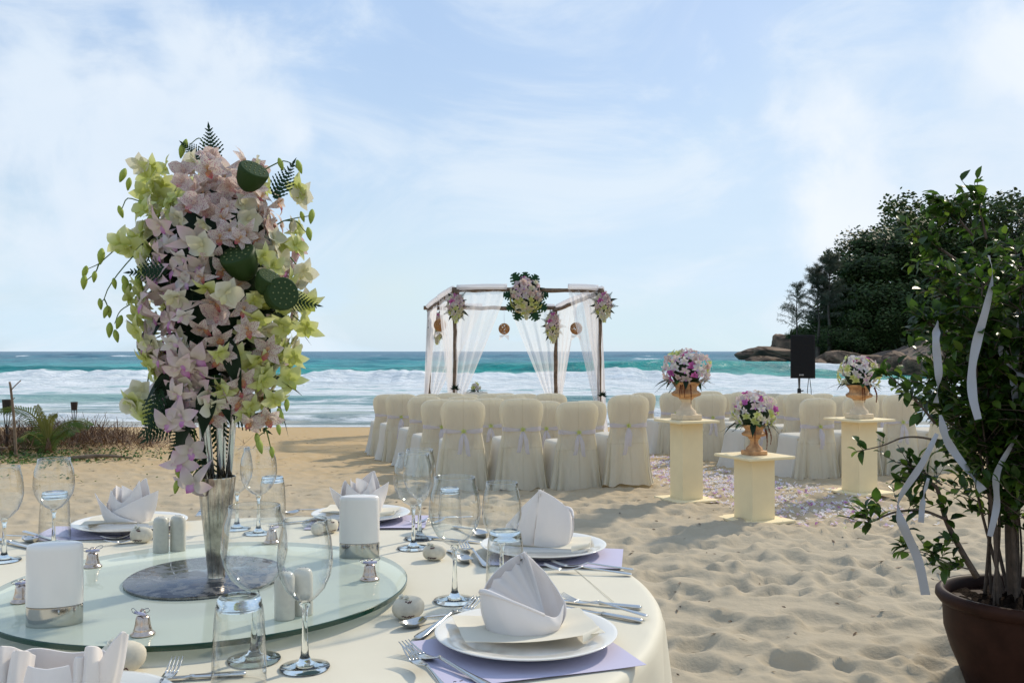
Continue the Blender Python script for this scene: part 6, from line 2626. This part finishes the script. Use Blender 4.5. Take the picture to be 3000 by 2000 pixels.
# dry brushwood and creeping ground cover
mb = MB()
g = random.Random(8)
for i in range(5200):
    x, y = g.gauss(-6.45, .8), g.gauss(12.9, .7)
    if x > -3.6:
        continue
    z = ground(x, y)
    L = g.uniform(.08, .34) * (1 if y > 12 else .6)
    d = Vector((g.uniform(-1, 1), g.uniform(-1, 1), g.uniform(.0, .8))).normalized()
    p0 = Vector((x, y, z + g.uniform(-.01, .22) * math.exp(-((x + 6.4) / 1.0) ** 2)))
    p1 = p0 + d * L
    w = Vector((-d.y, d.x, .3)).normalized() * g.uniform(.003, .007)
    c = g.choice([(.10, .055, .03), (.14, .075, .04), (.18, .11, .06), (.07, .04, .025)])
    mb.add([p0 - w, p0 + w, p1 + w * .5, p1 - w * .5], [(0, 1, 2, 3)], 0, c)
o = mb.build('dry_brush', leaf_mat, None, False, True)
tag(o, 'tangle of dry brown twigs and grass around the palm', 'brushwood', kind='stuff')
mb = MB()
for i in range(2900):
    if i < 2500:
        x, y = g.gauss(-6.0, .8), g.gauss(11.5, .45)
    else:
        x, y = g.gauss(-5.2, .8), g.gauss(10.2, .5)
        if fbm(np.array([x * 1.3]), np.array([y * 1.3]), 2)[0] < .06:
            continue
    z = ground(x, y)
    s = g.uniform(.02, .05)
    a = g.uniform(0, 6.28)
    d = Vector((math.cos(a), math.sin(a), g.uniform(.1, 1.0))).normalized() * s
    w = Vector((-d.y, d.x, g.uniform(-.01, .01))).normalized() * s * .42
    p0 = Vector((x, y, z + g.uniform(.0, .035)))
    c = g.choice([(.05, .12, .02), (.08, .16, .03), (.035, .08, .02), (.13, .17, .05)])
    mb.add([p0, p0 + d * .5 - w, p0 + d, p0 + d * .5 + w], [(0, 1, 2, 3)], 0, c)
o = mb.build('ground_creeper', leaf_mat, None, False, True)
tag(o, 'low green creeper leaves spreading over the sand by the palm', 'ground cover', kind='stuff')
for xp, yp, L, rz, lab in ((300, 1345, .75, .1, 'dark fallen frond stem lying on the sand past the palm'), (10, 1330, .8, .5, 'dark fallen frond stem lying beside the forked stick')):
    b_ = px(xp, yp, -.05)
    t_ = thing('fallen_stem', (b_.x, b_.y, ground(b_.x, b_.y) + .02), lab, 'stem', rz, 'fallen stems by the palm')
    mb = MB()
    mb.tube(bez([(-L / 2, 0, 0), (-L * .2, .03, .03), (L * .2, 0, .03), (L / 2, -.05, .0)], 10), [.03, .03, .028, .026, .024, .02, .018, .014, .01, .006], 6)
    mb.build('stem', driftwood, t_)
    mb = MB()
    for k in range(9):
        mb.tube([(-L * .3 + k * .06, 0, .02), (-L * .3 + k * .06 + .1, g.uniform(-.14, .14), .01)], .004, 4)
    mb.build('leaflets', driftwood, t_)

# ------------------------------------------------------------------ headland
# ridge line in photo pixels -> heights at a distance; rock apron in front
HXS = np.linspace(0, 1, 90)
hx = np.concatenate([np.linspace(20, 60, 90)[:-1], np.linspace(60, 160, 50)])
hy = np.concatenate([np.linspace(56, 130, 110)[:-1], np.linspace(130, 270, 50)])
HX_, HY_ = np.meshgrid(hx, hy)


def head_h(x, y):
    tip = np.where(y < 118, 26.5 + (y - 65) * .12, 33 + (y - 118) * .55)     # seaward limit of the land
    e = x - tip - 6 * fbm(x * .05, y * .09, 3)
    h = -3 + 3.2 * np.clip(e / 4, 0, 1) + np.clip(e - 4, 0, 200) * .34
    k = np.clip((y - 61 - 4 * fbm(x * .1, y * .02, 2)) / 9, 0, 1)
    h = h * k - 3 * (1 - k)
    h = np.where(h > 15, 15 + (h - 15) * .25, h)
    return h + fbm(x * .22, y * .22, 5) * 1.5


me = np_mesh('headland', np.stack([HX_, HY_, head_h(HX_, HY_)], -1).reshape(-1, 3), grid_quads(*HX_.shape), headland_mat)
o = inst('headland', me)
tag(o, 'rocky wooded headland closing the bay', 'headland', kind='structure')


def hh(x, y):
    return float(head_h(np.array([float(x)]), np.array([float(y)]))[0])


def boulder_mesh(seed):
    """granite block: faceted by joints, rounded by weather, cracked"""
    import bmesh
    bm = bmesh.new()
    bmesh.ops.create_icosphere(bm, subdivisions=5, radius=1.0)
    P_ = np.array([v.co for v in bm.verts])
    g_ = np.random.default_rng(seed)
    for _ in range(16):
        n_ = g_.normal(size=3)
        n_ /= np.linalg.norm(n_)
        c_ = g_.uniform(.52, .82)
        dd = P_ @ n_
        P_ -= np.where(dd > c_, (dd - c_) * .86, 0)[:, None] * n_[None, :]
    k = g_.uniform(0, 50, 3)
    n1_ = fbm(P_[:, 0] * 2.2 + k[0] + P_[:, 2] * 1.3, P_[:, 1] * 2.2 + k[1] - P_[:, 2], 5)
    cr = np.abs(fbm(P_[:, 0] * 1.6 + k[2] + P_[:, 2] * 2.0, P_[:, 1] * 1.6 + P_[:, 2], 3))
    P_ *= (1 + .30 * n1_ - .10 * np.exp(-(cr / .03) ** 2))[:, None]
    for v, p in zip(bm.verts, P_):
        v.co = p
    me_ = bpy.data.meshes.new('boulder')
    bm.to_mesh(me_)
    bm.free()
    me_.materials.append(rock_mat)
    me_.polygons.foreach_set('use_smooth', [True] * len(me_.polygons))
    return me_


BOUL = [boulder_mesh(s) for s in range(5)]
RK = [  # photo x, photo waterline y, width px, height px, label
    (2245, 1062, 190, 60, 'long pale slab rock at the seaward tip of the headland'),
    (2330, 1058, 170, 84, 'sloping rock behind the loudspeaker'),
    (2255, 1072, 130, 32, 'dark flat ledge at the foot of the tip slab'),
    (2165, 1083, 60, 16, 'small dark rock awash off the tip'),
    (2205, 1078, 50, 14, 'low rock awash between the tip and the surf'),
    (2240, 1076, 70, 18, 'low dark rock just off the ledge'),
    (2302, 1092, 34, 14, 'round dark rock standing in the surf by the loudspeaker'),
    (2420, 1070, 170, 66, 'brown boulder beside the loudspeaker'),
    (2470, 1086, 150, 70, 'brown cracked boulder under the hillside'),
    (2545, 1084, 130, 60, 'boulder behind the white orchid urn'),
    (2625, 1092, 110, 76, 'large rounded tan boulder beside the potted tree'),
    (2680, 1100, 100, 56, 'low boulder half hidden by the potted tree'),
    (2390, 1088, 90, 36, 'dark boulder at the waterline past the loudspeaker'),
    (2580, 1098, 80, 34, 'wet boulder at the waterline under tan boulder'),
    (2760, 1104, 130, 70, 'boulder seen through the potted tree leaves'),
    (2860, 1110, 130, 80, 'boulder behind the potted tree trunk'),
    (2300, 1040, 130, 56, 'pale upper rock of the headland tip'),
    (2950, 1112, 140, 80, 'boulder at the landward end behind the tree'),
    (2500, 1058, 120, 60, 'upper boulder under the dark slope'),
    (2210, 1058, 60, 26, 'tapering rock at the very tip'),
]
gr_ = random.Random(3)
for i, (xp, yp, w, h, lab) in enumerate(RK):
    b_ = px(xp, max(yp, 1050), SEA)
    if b_.y > 170:
        b_ = b_ * (170 / b_.y)
        b_.z = SEA
    s = b_.y / F_PX
    o = inst('boulder', BOUL[i % 5])
    o.location = (b_.x, b_.y, b_.z + h * s * .25)
    o.scale = (w * s * .56, max(w * s * .5, 2.0), h * s * .85)
    o.rotation_euler = (gr_.uniform(-.15, .15), gr_.uniform(-.12, .12), gr_.uniform(-.5, .5))
    tag(o, lab, 'boulder', 'boulders along the headland')


def crown_mesh(seed, kind):
    """leaf clumps carried on limbs, through the whole crown, unit size about 10 m"""
    g_ = random.Random(seed)
    mb_ = MB()
    tr = MB()
    tr.tube(bez([(0, 0, -1.5), (.15, .1, 1.5), (-.1, .2, 3.5), (.1, 0, 5.5)], 10), [.30, .28, .25, .22, .2, .17, .14, .12, .1, .08, .07][:len(bez([(0, 0, 0), (0, 0, 1), (0, 0, 2), (0, 0, 3)], 10))], 7)
    lobes = []
    nl_ = 15 if kind == 'dense' else 10
    for k in range(nl_):
        a = 2 * PI * k / nl_ * 2.4
        r_ = g_.uniform(.6, 2.9)
        z = g_.uniform(3.4, 8.2) - r_ * .45
        c_ = Vector((r_ * math.cos(a), r_ * math.sin(a), z))
        lobes.append((c_, g_.uniform(.95, 1.7)))
        tr.tube(bez([(0, 0, 3.0 + g_.uniform(-1, 1.2)), c_ * .5 + Vector((0, 0, 1.7)), c_], 6), [.13, .11, .09, .08, .06, .05, .04], 5)
    for c_, R_ in lobes:
        n_ = 420 if kind == 'dense' else 240
        for _ in range(n_):
            d = Vector((g_.gauss(0, 1), g_.gauss(0, 1), g_.gauss(0, .75)))
            d = d.normalized() * (g_.random() ** .45)
            p = c_ + d * R_
            s = g_.uniform(.10, .21)
            u = Vector((g_.gauss(0, 1), g_.gauss(0, 1), g_.gauss(0, .6))).normalized() * s
            v = u.orthogonal().normalized() * s * g_.uniform(.5, .9)
            col = g_.choice([(.035, .065, .018), (.05, .085, .024), (.075, .115, .03), (.026, .048, .015), (.07, .085, .028)])
            mb_.add([p - u, p - v, p + u * 1.1, p + v], [(0, 1, 2, 3)], 0, col)
    return mb_.mesh('crown', far_leaf, False, True), tr.mesh('trunk', trunk_mat)


def casuarina_mesh(seed, n_):
    g_ = random.Random(seed)
    mb_, tr = MB(), MB()
    tr.tube(bez([(0, 0, -1), (.2, 0, 2), (0, .1, 5), (.1, 0, 9)], 9), [.2, .19, .17, .15, .13, .11, .09, .06, .04, .03], 6)
    for k in range(46):
        z = g_.uniform(1.8, 8.8)
        a = g_.uniform(0, 6.28)
        L = (9.6 - z) * .34 + .7
        tip = Vector((L * math.cos(a), L * math.sin(a), z + g_.uniform(.5, 1.6)))
        c_ = bez([(0, 0, z), Vector((0, 0, z)).lerp(tip, .5) + Vector((0, 0, .25)), tip], 8)
        tr.tube(c_, [.05, .045, .04, .03, .025, .02, .015, .012, .01][:len(c_)], 4)
        for i in range(2, len(c_)):
            for _ in range(n_):
                d = Vector((g_.gauss(0, .5), g_.gauss(0, .5), g_.uniform(-.9, .5))).normalized()
                p0 = c_[i] + Vector((g_.gauss(0, .12), g_.gauss(0, .12), g_.gauss(0, .12)))
                w = d.orthogonal().normalized() * .030
                p1 = p0 + d * g_.uniform(.25, .6)
                mb_.add([p0 - w, p0 + w, p1 + w * .4, p1 - w * .4], [(0, 1, 2, 3)], 0, g_.choice([(.09, .105, .07), (.12, .125, .09), (.07, .085, .05)]))
    return mb_.mesh('crown', far_leaf, False, True), tr.mesh('trunk', trunk_mat)


CROWN = [crown_mesh(s, 'dense') for s in (1, 2, 3, 4)] + [crown_mesh(s, 'open') for s in (11, 12)]
CAS = [casuarina_mesh(5, 22), casuarina_mesh(6, 8)]
TREES = [  # photo x of trunk, photo y of crown top, distance, photo y of crown foot, mesh, label
    (2395, 790, 100, 985, 'c0', 'feathery grey casuarina tree on the headland slope'),
    (2335, 835, 104, 1000, 'c1', 'sparse bare casuarina leaning over the rocks'),
    (2430, 752, 99, 940, 'c0', 'taller casuarina beside the dark round-topped trees'),
    (2330, 960, 116, 1010, 0, 'low dark bush at the seaward end of the trees'),
    (2390, 925, 112, 1030, 1, 'low spreading tree behind the loudspeaker'),
    (2575, 640, 105, 850, 2, 'round-topped dark tree at the shoulder of the hill'),
    (2640, 618, 106, 820, 0, 'tall dark tree rising above the hill shoulder'),
    (2530, 740, 104, 920, 3, 'dark tree on the lower hill shoulder'),
    (2500, 850, 102, 1010, 1, 'dark tree low on the slope above the boulders'),
    (2590, 780, 101, 980, 3, 'dark tree in the middle of the slope'),
    (2680, 720, 103, 930, 2, 'dark tree high on the slope behind the potted tree'),
    (2720, 545, 112, 760, 4, 'open-crowned tree breaking the skyline'),
    (2790, 560, 114, 780, 5, 'thin-crowned skyline tree behind the potted tree top'),
    (2880, 545, 108, 760, 4, 'wide open-crowned tree on the hill crest'),
    (2960, 560, 112, 800, 5, 'open-crowned crest tree at the landward side'),
    (2750, 690, 104, 900, 0, 'dense tree under the skyline trees'),
    (2840, 660, 106, 900, 1, 'dense tree behind the top of the potted tree'),
    (2930, 680, 106, 920, 2, 'dense tree on the landward slope'),
    (2560, 880, 99, 1050, 2, 'dense low tree above the tan boulder'),
    (2650, 850, 99, 1050, 0, 'dense low tree behind the white orchid urn'),
    (2740, 850, 99, 1050, 3, 'dense low tree behind the ribbons'),
    (2830, 840, 99, 1060, 1, 'dense low tree behind the ficus crown'),
    (2920, 850, 99, 1060, 0, 'dense low tree at the landward foot of slope'),
    (2450, 930, 100, 1050, 3, 'bushy tree between loudspeaker and boulders'),
    (3020, 600, 106, 900, 3, 'tall dense tree at the landward edge of view'),
    (3080, 720, 102, 1000, 2, 'dense tree past the landward edge of view'),
    (2470, 800, 106, 960, 1, 'dense tree beside the casuarinas'),
    (2435, 890, 105, 1020, 2, 'dense tree low on the slope under the casuarinas'),
    (2355, 985, 112, 1040, 3, 'scrubby bush on the rock above the loudspeaker'),
    (2520, 690, 107, 860, 0, 'dark tree stepping up to the hill shoulder'),
    (2610, 940, 97, 1060, 1, 'shrubby tree overhanging the tan boulder'),
    (2700, 950, 97, 1065, 2, 'shrubby tree overhanging the low boulder'),
    (2510, 960, 98, 1060, 0, 'shrubby tree above the cracked boulder'),
]
for i, (xp, yt, Yd, yb_, kind_, lab) in enumerate(TREES):
    top = pxy(xp, yt, Yd)
    foot = pxy(xp, yb_, Yd)
    Hc = top.z - foot.z
    if isinstance(kind_, str):
        cm, tm = CAS[int(kind_[1])]
        s = Hc / 9.2
        z0 = foot.z
    else:
        cm, tm = CROWN[kind_]
        s = Hc / 6.6
        z0 = top.z - 8.8 * s
    t_ = thing('hillside_tree' if not isinstance(kind_, str) else 'casuarina_tree', (top.x, Yd, z0), lab, 'tree', i * 1.37, 'trees on the headland')
    t_.scale = (s, s, s) if isinstance(kind_, str) else (s * 1.12, s * 1.12, s)
    inst('crown', cm, t_)
    mbt = inst('trunk', tm, t_)
    gd = hh(top.x, Yd)
    drop_ = (z0 - 1.5 * s) - gd
    if drop_ > 0:          # carry the trunk down to the slope
        mb = MB()
        mb.tube([(0, 0, -1.4), (.1, .1, -1.6 - drop_ / s - .5)], [.3, .36], 7)
        mb.build('trunk', trunk_mat, t_)
# undergrowth covering the slope
g = random.Random(17)
mb = MB()
for i in range(42000):
    y = g.uniform(76, 140)
    x = g.uniform(32, 100)
    h_ = hh(x, y) if False else 0
    mb.v.append((x, y, 0))
pts = np.array(mb.v)
r0_ = np.random.default_rng(6)
hz_ = head_h(pts[:, 0], pts[:, 1])
ok = hz_ > 1.3 + r0_.random(len(hz_)) * 1.2
pts, hz_ = pts[ok], hz_[ok]
r2 = np.random.default_rng(2)
n_ = len(pts)
dirs = r2.normal(size=(n_, 3))
dirs /= np.linalg.norm(dirs, axis=1)[:, None]
sz = r2.uniform(.18, .42, n_)[:, None]
u = dirs * sz
v = np.cross(dirs, r2.normal(size=(n_, 3)))
v = v / np.linalg.norm(v, axis=1)[:, None] * sz * .7
base = np.stack([pts[:, 0], pts[:, 1], hz_ + r2.uniform(.0, 1.7, n_)], -1)
V = np.stack([base - u, base - v, base + u, base + v], 1).reshape(-1, 3)
cols = np.array([(.035, .06, .018), (.05, .08, .025), (.026, .045, .015), (.065, .08, .03)])[r2.integers(0, 4, n_)]
me = np_mesh('undergrowth', V, np.arange(n_ * 4).reshape(-1, 4), far_leaf, {'Col': np.repeat(cols, 4, 0)}, smooth=False)
o = inst('undergrowth', me)
tag(o, 'dark undergrowth covering the headland slope', 'undergrowth', kind='stuff')
